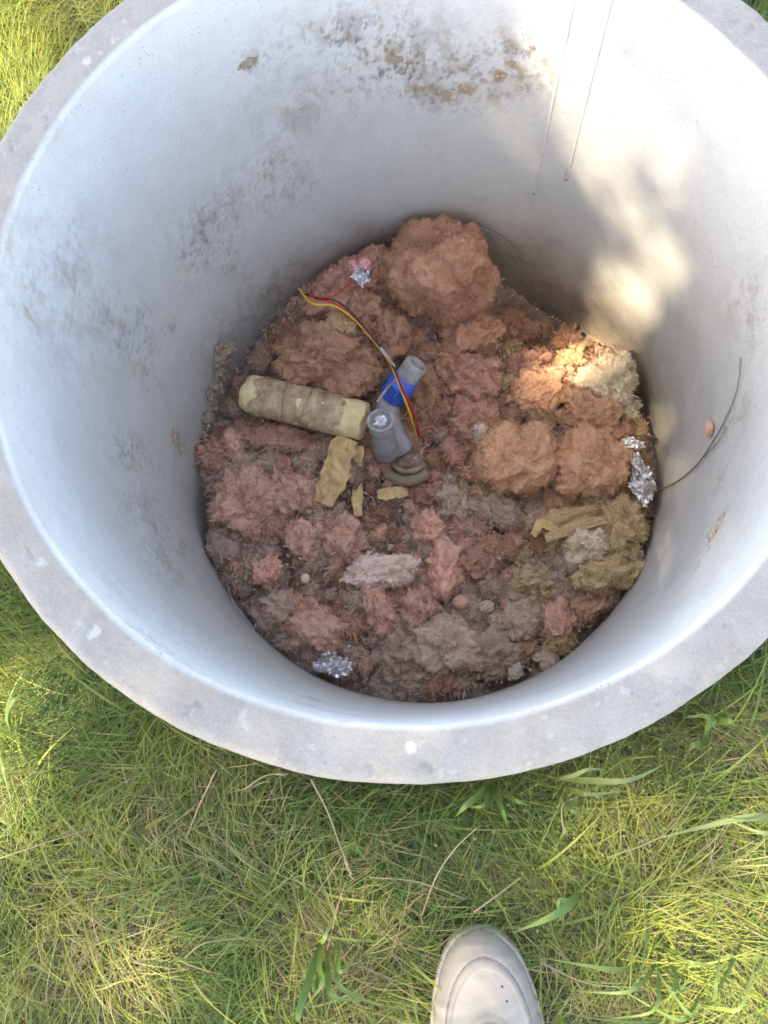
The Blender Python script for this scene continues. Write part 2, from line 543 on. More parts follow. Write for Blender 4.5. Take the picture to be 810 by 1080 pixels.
    attr(me, 'dirt_shade', dirt_shade)
    attr(me, 'rim_dimmed', smooth(RI + .001, RI + .008, rr))
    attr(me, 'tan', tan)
    attr(me, 'pale', np.clip(pale, 0, .9))
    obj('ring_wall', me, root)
    # two raised seams left by the mould
    for (p0, p1) in [((606, -6), (563, 205)), ((646, -8), (597, 190))]:
        a, bb = wall(*p0), wall(*p1)
        n = 60
        pts = np.array([a + (bb - a) * f for f in np.linspace(0, 1, n)])
        pts[:, :2] *= ((RI - .0012) / np.hypot(pts[:, 0], pts[:, 1]))[:, None]
        V_, Q, T = tube(pts, .0027 + .0006 * noise(pts * 40, 5), 10)
        cr = np.hypot(V_[:, 0], V_[:, 1])
        V_[:, :2] *= ((RI - .0006 - (RI - .0006 - cr) * .2) / cr)[:, None]
        me = mesh_data('mould_seam', V_, [Q, T], MAT['seam'])
        attr(me, 'tan', np.full(len(V_), .1)); attr(me, 'dirt_shade', np.zeros(len(V_))); attr(me, 'pale', np.full(len(V_), .3))
        obj('mould_seam', me, root)
    return root
ring = build_ring()

# lumps stuck to the wall are crusts of their own on the ring
def ico(sub, _c={}):
    if sub not in _c:
        bm = bmesh.new()
        bmesh.ops.create_icosphere(bm, subdivisions=sub, radius=1)
        V = np.array([v.co[:] for v in bm.verts])
        T = np.array([[v.index for v in f.verts] for f in bm.faces])
        bm.free()
        _c[sub] = (V, T)
    return _c[sub]
def crust(name, px, py, rh, rv, th, mat, seed, amp=.5, sk=0):
    c = wall(px, py)
    U, T = ico(5)
    a = atan2(c[1], c[0])
    r = 1 + amp * fbm(U * 2.2, 4, seed) 
    L = U * r[:, None] * [th, rh, rv]
    q_ = L * 1.0 + c
    bump_ = np.abs(noise(q_ * 75, seed + 1)) * .007 + np.abs(noise(q_ * 170, seed + 2)) * .004 + noise(q_ * 420, seed + 4) * .0012 - .003
    nn_ = U / [th, rh, rv]
    nn_ /= np.linalg.norm(nn_, axis=1)[:, None]
    L = L + nn_ * (bump_ * min(1, rh / .018))[:, None]
    L[:, 1] += sk * L[:, 2]
    ang = a + L[:, 1] / RI
    rad = RI - L[:, 0]
    V = np.stack([rad * np.cos(ang), rad * np.sin(ang), c[2] + L[:, 2]], 1)
    return obj(name, mesh_data(name, V, T, mat), ring)

# ------------------------------------------------------------------ the bed of matted insulation
def dome_field(X, Y, n, rmin, rmax, h, seed, pad=.46):
    g = np.random.default_rng(seed)
    Z = np.full(X.shape, -1.)
    for _ in range(n):
        a, q = g.uniform(0, 2 * pi), pad * sqrt(g.uniform())
        cx, cy = q * cos(a), q * sin(a)
        rr = g.uniform(rmin, rmax)
        ex = g.uniform(.6, 1.0)
        th = g.uniform(0, pi)
        sel = (np.abs(X - cx) < rr * 1.05) & (np.abs(Y - cy) < rr * 1.05)
        dx, dy = X[sel] - cx, Y[sel] - cy
        u = (dx * cos(th) + dy * sin(th)) / rr
        v = (-dx * sin(th) + dy * cos(th)) / rr / ex
        d = 1 - u * u - v * v
        z = np.where(d > 0, np.sqrt(np.clip(d, 0, 1)) * rr * h + g.uniform(-.2, .35) * rr, -1)
        Z[sel] = np.maximum(Z[sel], z)
    return np.maximum(Z, 0)
_P = {}
def macro(x, y):
    """large shape of the filling: high mounds at the back left, a dark hollow at the back right"""
    z = ZF + 0 * x
    for (px, py, s, h) in [(455, 300, .10, .10), (360, 330, .12, .05), (560, 330, .075, -.11), (600, 360, .05, -.06), (300, 390, .06, -.03),
                           (245, 420, .05, -.06), (350, 380, .08, .05), (560, 470, .10, .045), (630, 470, .09, .03), (420, 560, .10, -.02),
                           (440, 500, .05, -.05), (470, 700, .14, -.02), (270, 540, .07, .03), (640, 600, .08, .03), (640, 400, .06, .035)]:
        if (px, py) not in _P:
            _P[(px, py)] = at(px, py, ZF)
        c = _P[(px, py)]
        z = z + h * np.exp(-((x - c[0]) ** 2 + (y - c[1]) ** 2) / (s * s))
    return z
def fz(x, y):
    return float(macro(np.array(x), np.array(y)))
def land(px, py, dz=0.):
    z = ZF
    for _ in range(6):
        p = at(px, py, z)
        z = fz(p[0], p[1]) + dz
    return at(px, py, z)
PXM = 1.75e-3        # metres per photo pixel on the filling

def build_bed():
    n = 420
    s = np.linspace(-.450, .450, n)
    X, Y = np.meshgrid(s, s, indexing='xy')
    P = np.stack([X.ravel(), Y.ravel(), np.zeros(n * n)], 1)
    wx = P[:, 0] + .02 * fbm(P * 22, 3, 71)
    wy = P[:, 1] + .02 * fbm(P * 22, 3, 73)
    z = macro(P[:, 0], P[:, 1])
    Z1 = dome_field(wx, wy, 330, .02, .05, .7, 4)
    wx2 = P[:, 0] + .008 * fbm(P * 70, 2, 75)
    wy2 = P[:, 1] + .008 * fbm(P * 70, 2, 76)
    Z2 = dome_field(wx2, wy2, 2600, .006, .018, .8, 5)
    z = z + Z1 * .9 + Z2 * .8 - .040 + .010 * fbm(P * 30, 3, 77) + .0045 * np.abs(noise(P * 170, 78)) + .003 * noise(P * 330, 79)
    r = np.hypot(P[:, 0], P[:, 1])
    z = np.where(r > .425, z - (r - .425) * .9, z)
    P[:, 2] = np.maximum(z, -.695)
    Q = grid_faces(n, n)
    Q = Q[(r[Q] < RI + .002).all(1)]
    used = np.unique(Q)
    mp = np.full(n * n, -1)
    mp[used] = np.arange(len(used))
    V = P[used]
    m, t, b = nmat('matted_insulation')
    ta = attrn(t, 'reg').outputs['Fac']
    co = t.nodes.new('ShaderNodeTexCoord').outputs['Object']
    c = ramp(t, noi(t, 16, 5, .65, co, .8), [(.28, (.46, .285, .205)), (.5, (.61, .40, .30)), (.72, (.74, .51, .40))])
    c = mixc(t, attrn(t, 'olive').outputs['Fac'], c, (.52, .43, .29))
    c = mixc(t, attrn(t, 'soil').outputs['Fac'], c, (.20, .145, .10))
    c = mixc(t, .4, c, ramp(t, noi(t, 330, 5, .8, co, 1), [(.34, (.22, .15, .11)), (.5, (.48, .34, .265)), (.70, (.76, .60, .50))]))
    t.links.new(c, b.inputs['Base Color'])
    b.inputs['Roughness'].default_value = 1
    b.inputs['Specular IOR Level'].default_value = .08
    b.inputs['Sheen Weight'].default_value = .06
    n1 = bump(t, b, noi(t, 500, 5, .8, co, 1.5), .9, .002)
    bump(t, b, noi(t, 90, 5, .7, co, 1), .8, .006, n1)
    me = mesh_data('insulation_bed', V, mp[Q], m)
    def g(px, py, rr):
        c = at(px, py, ZF)
        return np.exp(-((V[:, 0] - c[0]) ** 2 + (V[:, 1] - c[1]) ** 2) / rr ** 2)
    nn = .7 + .6 * fbm(V * 20, 3, 81)
    attr(me, 'olive', np.clip((g(630, 590, .12) * .8 + g(560, 640, .12) * .5 + g(260, 440, .05) * .5) * nn, 0, .9))
    attr(me, 'soil', np.clip((g(570, 320, .09) + g(260, 410, .06) + g(300, 340, .05) + .7 * g(430, 490, .05) + .35 * g(480, 700, .15)) * nn, 0, .92))
    attr(me, 'reg', np.zeros(len(V)))
    o = obj('insulation_bed', me)
    tag(o, 'matted layer of dirty brown insulation scraps covering the bottom of the well', 'insulation', kind='stuff')
build_bed()

# ------------------------------------------------------------------ clumps of torn glass wool
def fibres(V, Nn, n, lmin, lmax, g, lift=.6, wd=.00045, spread=.55):
    """thin slivers standing off a surface"""
    i = g.integers(0, len(V), n)
    p = V[i]
    d = Nn[i] * g.uniform(.15, lift, (n, 1)) + g.normal(size=(n, 3)) * spread
    d /= np.linalg.norm(d, axis=1)[:, None]
    L = g.uniform(lmin, lmax, (n, 1))
    s = np.cross(d, g.normal(size=(n, 3)))
    s /= np.linalg.norm(s, axis=1)[:, None]
    bend = g.normal(size=(n, 3)) * L * .25
    a = p + s * wd
    b_ = p - s * wd
    m1 = p + d * L * .55 + bend * .5 + s * wd * .7
    m2 = p + d * L * .55 + bend * .5 - s * wd * .7
    e = p + d * L + bend - [0, 0, 1] * L * .15
    W = np.stack([a, b_, m2, m1, e], 1).reshape(-1, 3)
    k = np.arange(n)[:, None] * 5
    return W, k + [0, 1, 2, 3], k + [3, 2, 4]
def clump_mesh(rx, ry, rz, mat, seed, sub=5, rough=1., nf=500, tail=0, corr=0):
    U, T = ico(sub)
    g = np.random.default_rng(seed)
    W = U + .35 * np.stack([noise(U * 1.6, seed + q) for q in (1, 2, 3)], 1)
    low = 1 + rough * .46 * fbm(W * 1.25, 3, seed, .42)
    E_ = U * np.clip(low, .45, 1.8)[:, None] * [rx, ry, rz]
    if tail:
        E_[:, 0] += tail * rx * np.clip(U[:, 0], 0, 2) ** 2
        E_[:, 1] *= 1 / (1 + .6 * tail * np.clip(U[:, 0], 0, 2))
    Nd = U / [rx, ry, rz]
    Nd /= np.linalg.norm(Nd, axis=1)[:, None]
    Q_ = E_ + np.random.default_rng(seed).uniform(0, 9, 3)
    Q_ = Q_ + .006 * np.stack([noise(Q_ * 45, seed + q) for q in (21, 22, 23)], 1)
    m_ = min(1, min(rx, ry) / .022)
    D = m_ * rough * (.013 * (np.abs(noise(Q_ * 32, seed + 7)) - .25) + .0085 * (np.abs(noise(Q_ * 75, seed + 9)) - .25)
                      + .0042 * (np.abs(noise(Q_ * 170, seed + 11)) - .25)) + .0011 * noise(Q_ * 420, seed + 13) + .0006 * noise(Q_ * 900, seed + 15)
    V = E_ + Nd * D[:, None]
    if corr:
        V[:, 2] += corr * np.sin(V[:, 0] * 2 * pi / .011 + 2 * noise(V * 60, seed)) * smooth(-.2, .3, U[:, 2])
    me_V = [V]
    a, b_, c = V[T[:, 0]], V[T[:, 1]], V[T[:, 2]]
    fn = np.cross(b_ - a, c - a)
    Nn = np.zeros_like(V)
    for q in range(3):
        np.add.at(Nn, T[:, q], fn)
    Nn /= np.linalg.norm(Nn, axis=1)[:, None] + 1e-12
    Wf, Qf, Tf = fibres(V, Nn, int(nf * 5), .003, .011, g, .8, .00042)
    # torn shreds lying on the surface
    Ws, Qs, Ts = fibres(V + Nn * .0006, Nn, int(nf * 1.3), .004, .012, g, .35, .0011, .9)
    Ws = Ws + .0009 * np.stack([noise(Ws * 260, seed + q) for q in (31, 32, 33)], 1)
    k1, k2 = len(V), len(V) + len(Wf)
    me = mesh_data('insulation_clump', np.vstack([V, Wf, Ws]), [T, np.vstack([Qf + k1, Qs + k2]), np.vstack([Tf + k1, Ts + k2])], mat)
    return me
def clump(px, py, wpx, hpx, rot, mat, label, seed, rz=.55, dz=0., cat='insulation', group=None, rough=1., sub=5, tail=0, nf=600, corr=0, name='insulation_clump', top=None):
    p = land(px, py, dz)
    rx, ry = wpx * PXM / 2 * .92, hpx * PXM / 2 * .92
    me = clump_mesh(rx, ry, min(rx, ry) * rz * 1.75, MAT[mat], seed, sub, rough, nf, tail, corr)
    o = obj(name, me, None, p)
    o.rotation_euler = (random.uniform(-.2, .2), random.uniform(-.2, .2), radians(rot))
    rr = hypot(p[0], p[1]) + max(rx, ry) * .8
    if rr > RI - .008:                 # keep it inside the wall
        f = (RI - .008 - max(rx, ry) * .8) / hypot(p[0], p[1])
        f = max(f, .9)
        o.location.x *= f; o.location.y *= f
    tag(o, label, cat, group)
    return o

CL = [
 (466, 288, 118, 104, 10, 'wool_brown', 'largest brown insulation mound, leaning on the back wall at the top of the filling', dict(dz=.035, rz=.7, sub=6, nf=1600, rough=.75)),
 (362, 292, 100, 62, 35, 'wool_red', 'reddish brown clump against the wall under the foil and pink knot', dict(dz=.02, sub=6, nf=900)),
 (345, 380, 120, 70, -8, 'wool_brown', 'wide flat brown mat just above the yellow pipe insulation', dict(dz=.01, sub=6, nf=1300)),
 (415, 350, 50, 66, 10, 'wool_brown', 'upright brown lump between the wires and the blue valve top', dict(dz=.02, nf=500)),
 (380, 325, 60, 36, -20, 'wool_brown', 'brown tuft right of the wires, below the foil and pink knot', dict(dz=.02, nf=400)),
 (498, 352, 62, 50, 20, 'wool_brown', 'brown lump at the right foot of the largest mound', dict(nf=500, dz=.01)),
 (545, 348, 60, 44, -20, 'wool_brown', 'brown clump on the edge of the dark hollow at the back', dict(nf=500, dz=.02)),
 (500, 400, 70, 52, 10, 'wool_red', 'reddish folded clump right of the milky tube end', dict(nf=600, dz=.01)),
 (560, 382, 62, 26, 15, 'wool_red', 'flat reddish flake at the front edge of the dark hollow', dict(nf=300, dz=.02)),
 (602, 384, 44, 34, 0, 'wool_tan', 'crumbly yellow tan lump beside the sunlit cream clump', dict(nf=400, dz=.02)),
 (640, 402, 58, 58, 40, 'wool_cream', 'cream coloured sunlit clump against the right wall', dict(nf=800, sub=6, dz=.03)),
 (650, 430, 44, 30, 0, 'wool_cream', 'small pale clump below the cream clump at the right wall', dict(nf=300, dz=.02)),
 (575, 412, 84, 48, 20, 'wool_sunlit', 'orange brown clump in front of the tan lump', dict(nf=700, sub=6, dz=.015)),
 (622, 440, 76, 58, -30, 'wool_sunlit', 'warm orange clump in the sun below the cream clump', dict(nf=700, sub=6, dz=.015)),
 (548, 484, 96, 78, 20, 'wool_sunlit', 'broad smooth orange brown lump right of the centre', dict(nf=1100, sub=6, rough=.7, dz=.01)),
 (622, 488, 92, 84, 60, 'wool_sunlit', 'broad warm brown lump beside the foil at the right wall', dict(nf=1100, sub=6, rough=.7, dz=.0)),
 (497, 446, 56, 52, 0, 'wool_red', 'reddish lump between the blue valve top and the smooth lumps', dict(nf=500)),
 (508, 456, 18, 22, 0, 'wool_pale', 'small pale pink scrap on the reddish lump near the centre', dict(nf=120, dz=.03, sub=4)),
 (518, 385, 20, 14, 0, 'wool_salmon', 'small salmon scrap above the orange clump', dict(nf=100, dz=.03, sub=4)),
 (596, 397, 18, 14, 20, 'wool_cream', 'small cream scrap on the orange clump', dict(nf=100, dz=.04, sub=4)),
 (258, 527, 70, 64, 10, 'wool_pink', 'large dusty pink lump at the left wall', dict(nf=900, sub=6, dz=.01)),
 (300, 522, 32, 50, 25, 'wool_salmon', 'upright salmon tuft right of the large pink lump', dict(nf=350, dz=.01)),
 (290, 462, 92, 34, -4, 'wool_red', 'ribbed dark red strip under the yellow pipe insulation', dict(nf=300, dz=.0, corr=.003, rough=.5)),
 (246, 470, 20, 34, 10, 'wool_salmon', 'salmon tuft at the left wall beside the ribbed red strip', dict(nf=200, sub=4, dz=.02)),
 (265, 492, 60, 26, 5, 'wool_grey', 'dark grey flat clump below the ribbed red strip', dict(nf=300)),
 (318, 570, 30, 46, 30, 'wool_salmon', 'curled salmon strip left of the centre', dict(nf=300, dz=.015, tail=.2)),
 (283, 601, 32, 26, 20, 'wool_salmon', 'small bright salmon clump near the lower left wall', dict(nf=250, dz=.02)),
 (236, 575, 42, 50, 0, 'wool_grey', 'grey brown clump below the large pink lump at the wall', dict(nf=400)),
 (362, 566, 44, 56, 40, 'wool_pink', 'rumpled pink clump above the palest pink clump', dict(nf=500, dz=.01)),
 (402, 602, 84, 34, 6, 'wool_pale', 'palest pink clump, nearly white, in the middle of the lower half', dict(nf=900, sub=6, dz=.03)),
 (402, 643, 34, 62, 25, 'wool_salmon', 'long salmon tuft hanging below the palest pink clump', dict(nf=500, dz=.015)),
 (440, 640, 34, 50, -10, 'wool_pink', 'dusty pink tuft right of the long salmon tuft', dict(nf=300)),
 (468, 600, 36, 60, 5, 'wool_salmon', 'reddish salmon clump in the middle, right of the palest clump', dict(nf=400, dz=.01)),
 (502, 592, 50, 36, 10, 'wool_red', 'reddish clump right of the reddish salmon clump', dict(nf=350)),
 (452, 556, 40, 36, 10, 'wool_pink', 'pink scrap below the curved hose end', dict(nf=300, dz=.01)),
 (480, 530, 40, 40, 0, 'wool_grey', 'grey brown tuft below the reddish lump near the centre', dict(nf=300)),
 (530, 540, 80, 36, -14, 'wool_grey', 'flat grey brown clump below the broad smooth lump', dict(nf=500)),
 (600, 546, 76, 24, 12, 'wool_olive', 'thin olive tan sheet lying below the broad warm lump', dict(nf=500, dz=.02)),
 (618, 575, 48, 40, 0, 'wool_cream', 'pale shredded clump between the olive clumps at the right', dict(nf=500, dz=.015)),
 (655, 560, 46, 76, 5, 'wool_olive', 'upright olive clump against the right wall below the foil', dict(nf=600, sub=6, dz=.02)),
 (650, 612, 62, 34, 8, 'wool_olive', 'yellowish olive clump at the lower right wall', dict(nf=500, dz=.02)),
 (640, 638, 50, 30, 40, 'wool_brown', 'brown tuft wedged under the yellowish olive clump', dict(nf=300)),
 (588, 655, 32, 54, 12, 'wool_pink', 'pointed pinkish tan flake near the lower right wall', dict(nf=300, dz=.015, tail=.3)),
 (562, 612, 54, 30, 10, 'wool_olive', 'small olive clump left of the pale shredded clump', dict(nf=350)),
 (545, 655, 56, 46, 0, 'wool_grey', 'grey brown clump left of the pointed flake', dict(nf=400)),
 (522, 690, 60, 46, 20, 'wool_grey', 'greyest clump at the bottom right of the filling', dict(nf=400, dz=.01)),
 (475, 680, 80, 60, 0, 'wool_grey', 'wide grey brown clump at the bottom of the filling', dict(nf=600, dz=.01)),
 (335, 662, 76, 46, -20, 'wool_pink', 'wide dusty pink clump above the lower foil scrap', dict(nf=600, dz=.01)),
 (418, 690, 56, 50, 10, 'wool_grey', 'brown tuft right of the lower foil scrap', dict(nf=400)),
 (300, 640, 50, 40, -30, 'wool_grey', 'brownish tuft against the lower left wall', dict(nf=400)),
 (430, 722, 66, 28, 0, 'wool_grey', 'low grey tuft at the very bottom edge of the filling', dict(nf=300)),
 (360, 343, 34, 22, -20, 'wool_tan', 'yellow tan foam chunk under the wires', dict(nf=150, dz=.04, rough=.6)),
 (450, 415, 40, 70, 10, 'wool_brown', 'brown tuft behind the blue valve top', dict(nf=350)),
 (372, 500, 60, 60, 0, 'wool_dark', 'dark clump behind the yellow strips in the centre', dict(nf=350, dz=-.01)),
]
OCC = []
for i, (px, py, wp, hp, rot, mat, label, kw) in enumerate(CL):
    clump(px, py, wp, hp, rot, mat, label, 100 + i * 37, **kw)
    OCC.append((px, py, max(wp, hp) / 2))

# smaller tufts: twelve shapes, each tuft an object of its own
def tufts():
    zones = {
        'warm': ('wool_brown', 'wool_sunlit', 'wool_red', 'wool_tan'),
        'left': ('wool_pink', 'wool_brown', 'wool_grey', 'wool_pink', 'wool_grey', 'wool_brown', 'wool_red', 'wool_salmon'),
        'low': ('wool_grey', 'wool_pink', 'wool_brown', 'wool_grey'),
        'right': ('wool_olive', 'wool_grey', 'wool_tan', 'wool_brown')}
    base = {}
    for z, ms in zones.items():
        for m in ms:
            if m not in base:
                base[m] = [clump_mesh(.019, .014, .010, MAT[m], 900 + q * 7 + len(m), 4, .85, 220) for q in range(3)]
    names = {'wool_brown': 'brown', 'wool_sunlit': 'orange brown', 'wool_red': 'reddish', 'wool_tan': 'tan', 'wool_pink': 'dusty pink', 'wool_grey': 'grey brown', 'wool_salmon': 'salmon', 'wool_olive': 'olive'}
    marks = [(466, 288, 'largest mound'), (381, 285, 'pink knots'), (345, 365, 'wide flat mat'), (365, 318, 'wires'), (430, 392, 'blue valve top'), (402, 447, 'clear cap'), (320, 428, 'yellow pipe section'),
             (560, 310, 'dark hollow'), (602, 384, 'crumbly tan lump'), (645, 402, 'sunlit cream clump'), (548, 484, 'broad smooth orange lump'), (622, 488, 'broad warm lump'), (677, 510, 'upright foil'),
             (258, 527, 'large pink lump'), (290, 462, 'ribbed red strip'), (350, 505, 'widest yellow strip'), (283, 601, 'small bright salmon clump'), (318, 570, 'curled salmon strip'), (402, 602, 'palest pink clump'),
             (402, 643, 'long salmon tuft'), (468, 600, 'reddish salmon clump'), (432, 490, 'curved hose end'), (618, 570, 'pale shredded clump'), (650, 612, 'yellowish olive clump'), (588, 655, 'pointed flake'),
             (486, 635, 'round foam bead'), (351, 701, 'lower foil scrap'), (543, 706, 'large grey stone'), (475, 685, 'wide grey brown clump'), (335, 662, 'wide dusty pink clump'), (500, 400, 'reddish folded clump'), (245, 640, 'whitish wire at the wall')]
    said = {}
    made = []
    g = random.Random(11)
    pts = []
    tries = 0
    while len(pts) < 292 and tries < 20000:
        tries += 1
        a, r = g.uniform(0, 2 * pi), 1 - g.random() ** 1.6
        px, py = 448 + 230 * r ** .6 * cos(a), 500 + 235 * r ** .6 * sin(a)
        p = at(px, py, ZF)
        if hypot(p[0], p[1]) > .418:
            continue
        if 505 < px < 625 and 260 < py < 342:
            continue
        if any(hypot(px - q[0], py - q[1]) < 11 for q in pts):
            continue
        if any(hypot(px - q[0], py - q[1]) < q[2] * .5 for q in OCC) or (255 < px < 395 and 390 < py < 465):
            continue
        pts.append((px, py))
    for px, py in pts:
        if py < 450 and px > 330 or (px > 480 and py < 520):
            z = 'warm'
        elif px > 540:
            z = 'right'
        elif py > 610:
            z = 'low'
        else:
            z = 'left'
        m = g.choice(zones[z])
        p = land(px, py, g.uniform(-.004, .012))
        o = obj('insulation_tuft', g.choice(base[m]), None, p)
        s = g.uniform(.45, 1.0) if g.random() < .6 else g.uniform(1.0, 1.6)
        o.scale = (s * g.uniform(.8, 1.3), s * g.uniform(.8, 1.2), s * g.uniform(.7, 1.3))
        o.rotation_euler = (g.uniform(-.6, .6), g.uniform(-.6, .6), g.uniform(0, 6.28))
        q = min(marks, key=lambda k_: hypot(k_[0] - px, k_[1] - py))
        dx, dy = px - q[0], py - q[1]
        if abs(dx) > 1.8 * abs(dy):
            side = 'right of' if dx > 0 else 'left of'
        elif abs(dy) > 1.8 * abs(dx):
            side = 'below' if dy > 0 else 'above'
        else:
            side = ('below' if dy > 0 else 'above') + (' and right of' if dx > 0 else ' and left of')
        size = 'tiny' if s < .75 else 'small' if s < 1.15 else 'larger'
        lab = size + ' ' + names[m] + ' insulation tuft ' + side + ' the ' + q[2]
        said.setdefault(lab, []).append((hypot(dx, dy), len(made), o))
        made.append(o)
    for lab, lst in said.items():
        lst.sort(key=lambda v: v[:2])
        ends = [''] if len(lst) == 1 else [', nearer one', ', farther one'] if len(lst) == 2 else [', nearest one', ', middle one', ', farthest one']
        for i, (_, _, o) in enumerate(lst):
            tag(o, lab + ends[min(i, len(ends) - 1)], 'insulation', 'loose insulation tufts on the filling')
tufts()

# loose crumbs and stray fibres nobody could count
def crumbs():
    g = np.random.default_rng(21)
    n = 2600
    U, T = ico(1)
    Vs, Ts = [], []
    k = 0
    for i in range(n):
        a, r = g.uniform(0, 2 * pi), .435 * sqrt(g.uniform())
        x, y = r * cos(a), r * sin(a)
        if y > -.05 and g.uniform() < .5:
            continue
        s = g.uniform(.0012, .004) * (1.5 if g.uniform() < .05 else 1)
        z = fz(x, y) + g.uniform(.004, .020)
        q = U * (1 + .35 * g.normal(size=(len(U), 1))) * s * g.uniform(.5, 1.2, 3) + [x, y, z]
        Vs.append(q); Ts.append(T + k); k += len(U)
    m, t, b = nmat('crumb')
    c = ramp(t, noi(t, 35, 2), [(.3, (.16, .10, .07)), (.5, (.38, .27, .21)), (.72, (.58, .48, .40))])
    t.links.new(c, b.inputs['Base Color'])
    b.inputs['Roughness'].default_value = .95
    o = obj('loose_crumbs', mesh_data('loose_crumbs', np.vstack(Vs), np.vstack(Ts), m, smooth_=False))
    tag(o, 'loose crumbs of earth and foam scattered on the filling', 'debris', kind='stuff')
    # stray fibres
    n = 9000
    a, r = g.uniform(0, 2 * pi, n), .43 * np.sqrt(g.uniform(size=n))
    P = np.stack([r * np.cos(a), r * np.sin(a), np.zeros(n)], 1)
    P[:, 2] = macro(P[:, 0], P[:, 1]) + g.uniform(.006, .045, n)
    Nn = np.tile([0, 0, .3], (n, 1))
    W, Q, T3 = fibres(P, Nn, n, .006, .026, g, .6, .0003)
    m2 = simple('fibre', (.46, .32, .24), .9, (.74, .58, .46), 30)
    n = 5000
    a, r = g.uniform(0, 2 * pi, n), .43 * np.sqrt(g.uniform(size=n))
    P = np.stack([r * np.cos(a), r * np.sin(a), np.zeros(n)], 1)
    P[:, 2] = macro(P[:, 0], P[:, 1]) + g.uniform(-.004, .018, n)
    Ws, Qs, Ts = fibres(P, np.tile([0, 0, .3], (n, 1)), n, .006, .016, g, .5, .0016, .8)
    for nm, sel, mt in (('torn_shreds', slice(0, n // 2), 'wool_brown'), ('torn_shreds', slice(n // 2, n), 'wool_grey')):
        i0, i1 = sel.start, sel.stop
        me = mesh_data(nm, Ws[i0 * 5:i1 * 5], [Qs[:i1 - i0], Ts[:i1 - i0]], MAT[mt])
        tag(obj(nm, me), 'thin torn ' + ('warm brown' if i0 == 0 else 'grey brown') + ' shreds of insulation strewn over the filling', 'insulation', kind='stuff')
    o = obj('stray_fibres', mesh_data('stray_fibres', W, [Q, T3], m2))
    tag(o, 'stray glass fibres lying loose over the filling', 'insulation', kind='stuff')
crumbs()

# ------------------------------------------------------------------ yellow foam pipe section with its wrapping
def build_pipe():
    a = land(268, 416, .075)
    b_ = land(374, 442, .060)
    d = b_ - a
    L = float(np.linalg.norm(d))
    root = empty('pipe_insulation', a)
    tag(root, 'short yellow foam pipe section wrapped in dusty tan netting, lying left of the clear cap', 'pipe insulation')
    ax = d / L
    q = Vector(ax).to_track_quat('Z', 'Y').to_matrix()
    Mq = np.array(q)
    R = .0365
    def cyl(z0, z1, rf, nz, k=72, seed=0, am=.0015):
        zz = np.linspace(z0, z1, nz)
        t = np.linspace(0, 2 * pi, k, endpoint=False)
        V = []
        for z in zz:
            V.append(np.stack([rf(z) * np.cos(t), rf(z) * np.sin(t), np.full(k, z)], 1))
        V = np.vstack(V)
        rad = V * [1, 1, 0]
        rad = rad / (np.linalg.norm(rad, axis=1)[:, None] + 1e-9)
        V = V + rad * (am * fbm(V * 45, 3, seed))[:, None]
        return V, k
    # foam core with rounded left end and cut right end
    zz = np.concatenate([-.022 + .022 * (1 - np.cos(np.linspace(0, pi / 2, 9))), np.linspace(.004, L + .014, 40), ])
    rr = np.concatenate([R * np.sqrt(np.clip(1 - ((np.linspace(-1, 0, 9)) ** 2), 0, 1)), np.full(40, R)])
    rr[0] = .002
    rr = list(rr) + [R * .985, R * .93, R * .5, .012, .012]
    zz = list(zz) + [L + .019, L + .021, L + .022, L + .021, L - .02]
    V, Q = lathe(list(zip(rr, zz)), 72)
    rad = V * [1, 1, 0]
    nr = np.linalg.norm(rad, axis=1)[:, None]
    V = V + rad / (nr + 1e-9) * (.0022 * fbm(V * 35, 4, 3) * smooth(.005, .03, nr[:, 0]))[:, None]
    V[:, 2] += .004 * fbm(V * 50, 3, 8)
    obj('foam_core', mesh_data('foam_core', V @ Mq.T, Q, MAT['foam_yellow']), root)
    # wrapping: wrinkled sleeve with ragged ends
    k, nz = 110, 80
    t = np.linspace(0, 2 * pi, k, endpoint=False)
    z0, z1 = .012, L - .022
    Z, TT = np.meshgrid(np.linspace(0, 1, nz), t, indexing='ij')
    P = np.stack([np.cos(TT).ravel() * .8, np.sin(TT).ravel() * .8, Z.ravel() * 4], 1)
    e = .017 * fbm(P * 2.6, 4, 5)
    z = z0 + (z1 - z0) * Z.ravel() + e * (2 * np.abs(Z.ravel() - .5)) ** 2
    wr = .0018 * fbm(P * [2, 2, 3], 4, 9) + .0009 * np.abs(noise(P * [1.5, 1.5, 7], 13)) - .0022 * np.exp(-((Z.ravel() - .36) / .012) ** 2)
    wr += .004 * np.exp(-((Z.ravel() - .66 + .04 * np.sin(TT.ravel() * 2)) / .025) ** 2) * smooth(-.2, .5, noise(P * 2, 15))
    rr = R + .0022 + wr
    V = np.stack([rr * np.cos(TT.ravel()), rr * np.sin(TT.ravel()), z], 1)
    V2 = V.copy()
    V2[:, :2] *= ((rr - .0012) / rr)[:, None]
    Q = grid_faces(nz, k, True)
    VV = np.vstack([V, V2])
    ends = []
    for row in (0, nz - 1):
        j = np.arange(k)
        ends.append(np.stack([row * k + j, row * k + (j + 1) % k, len(V) + row * k + (j + 1) % k, len(V) + row * k + j], 1))
    obj('wrapping', mesh_data('wrapping', VV @ Mq.T, np.vstack([Q, Q[:, ::-1] + len(V)] + ends), MAT['wrap']), root)
    # netting cords round the wrapping
    for f in (.34, .60):
        tt = np.linspace(0, 2 * pi, 60)
        rr_ = R + .0035
        pts = np.stack([rr_ * np.cos(tt), rr_ * np.sin(tt), z0 + (z1 - z0) * f + .003 * np.sin(tt * 2 + f * 9)], 1) @ Mq.T
        tube_obj('cord', pts, .0009, MAT['straw'], root, 6)
build_pipe()

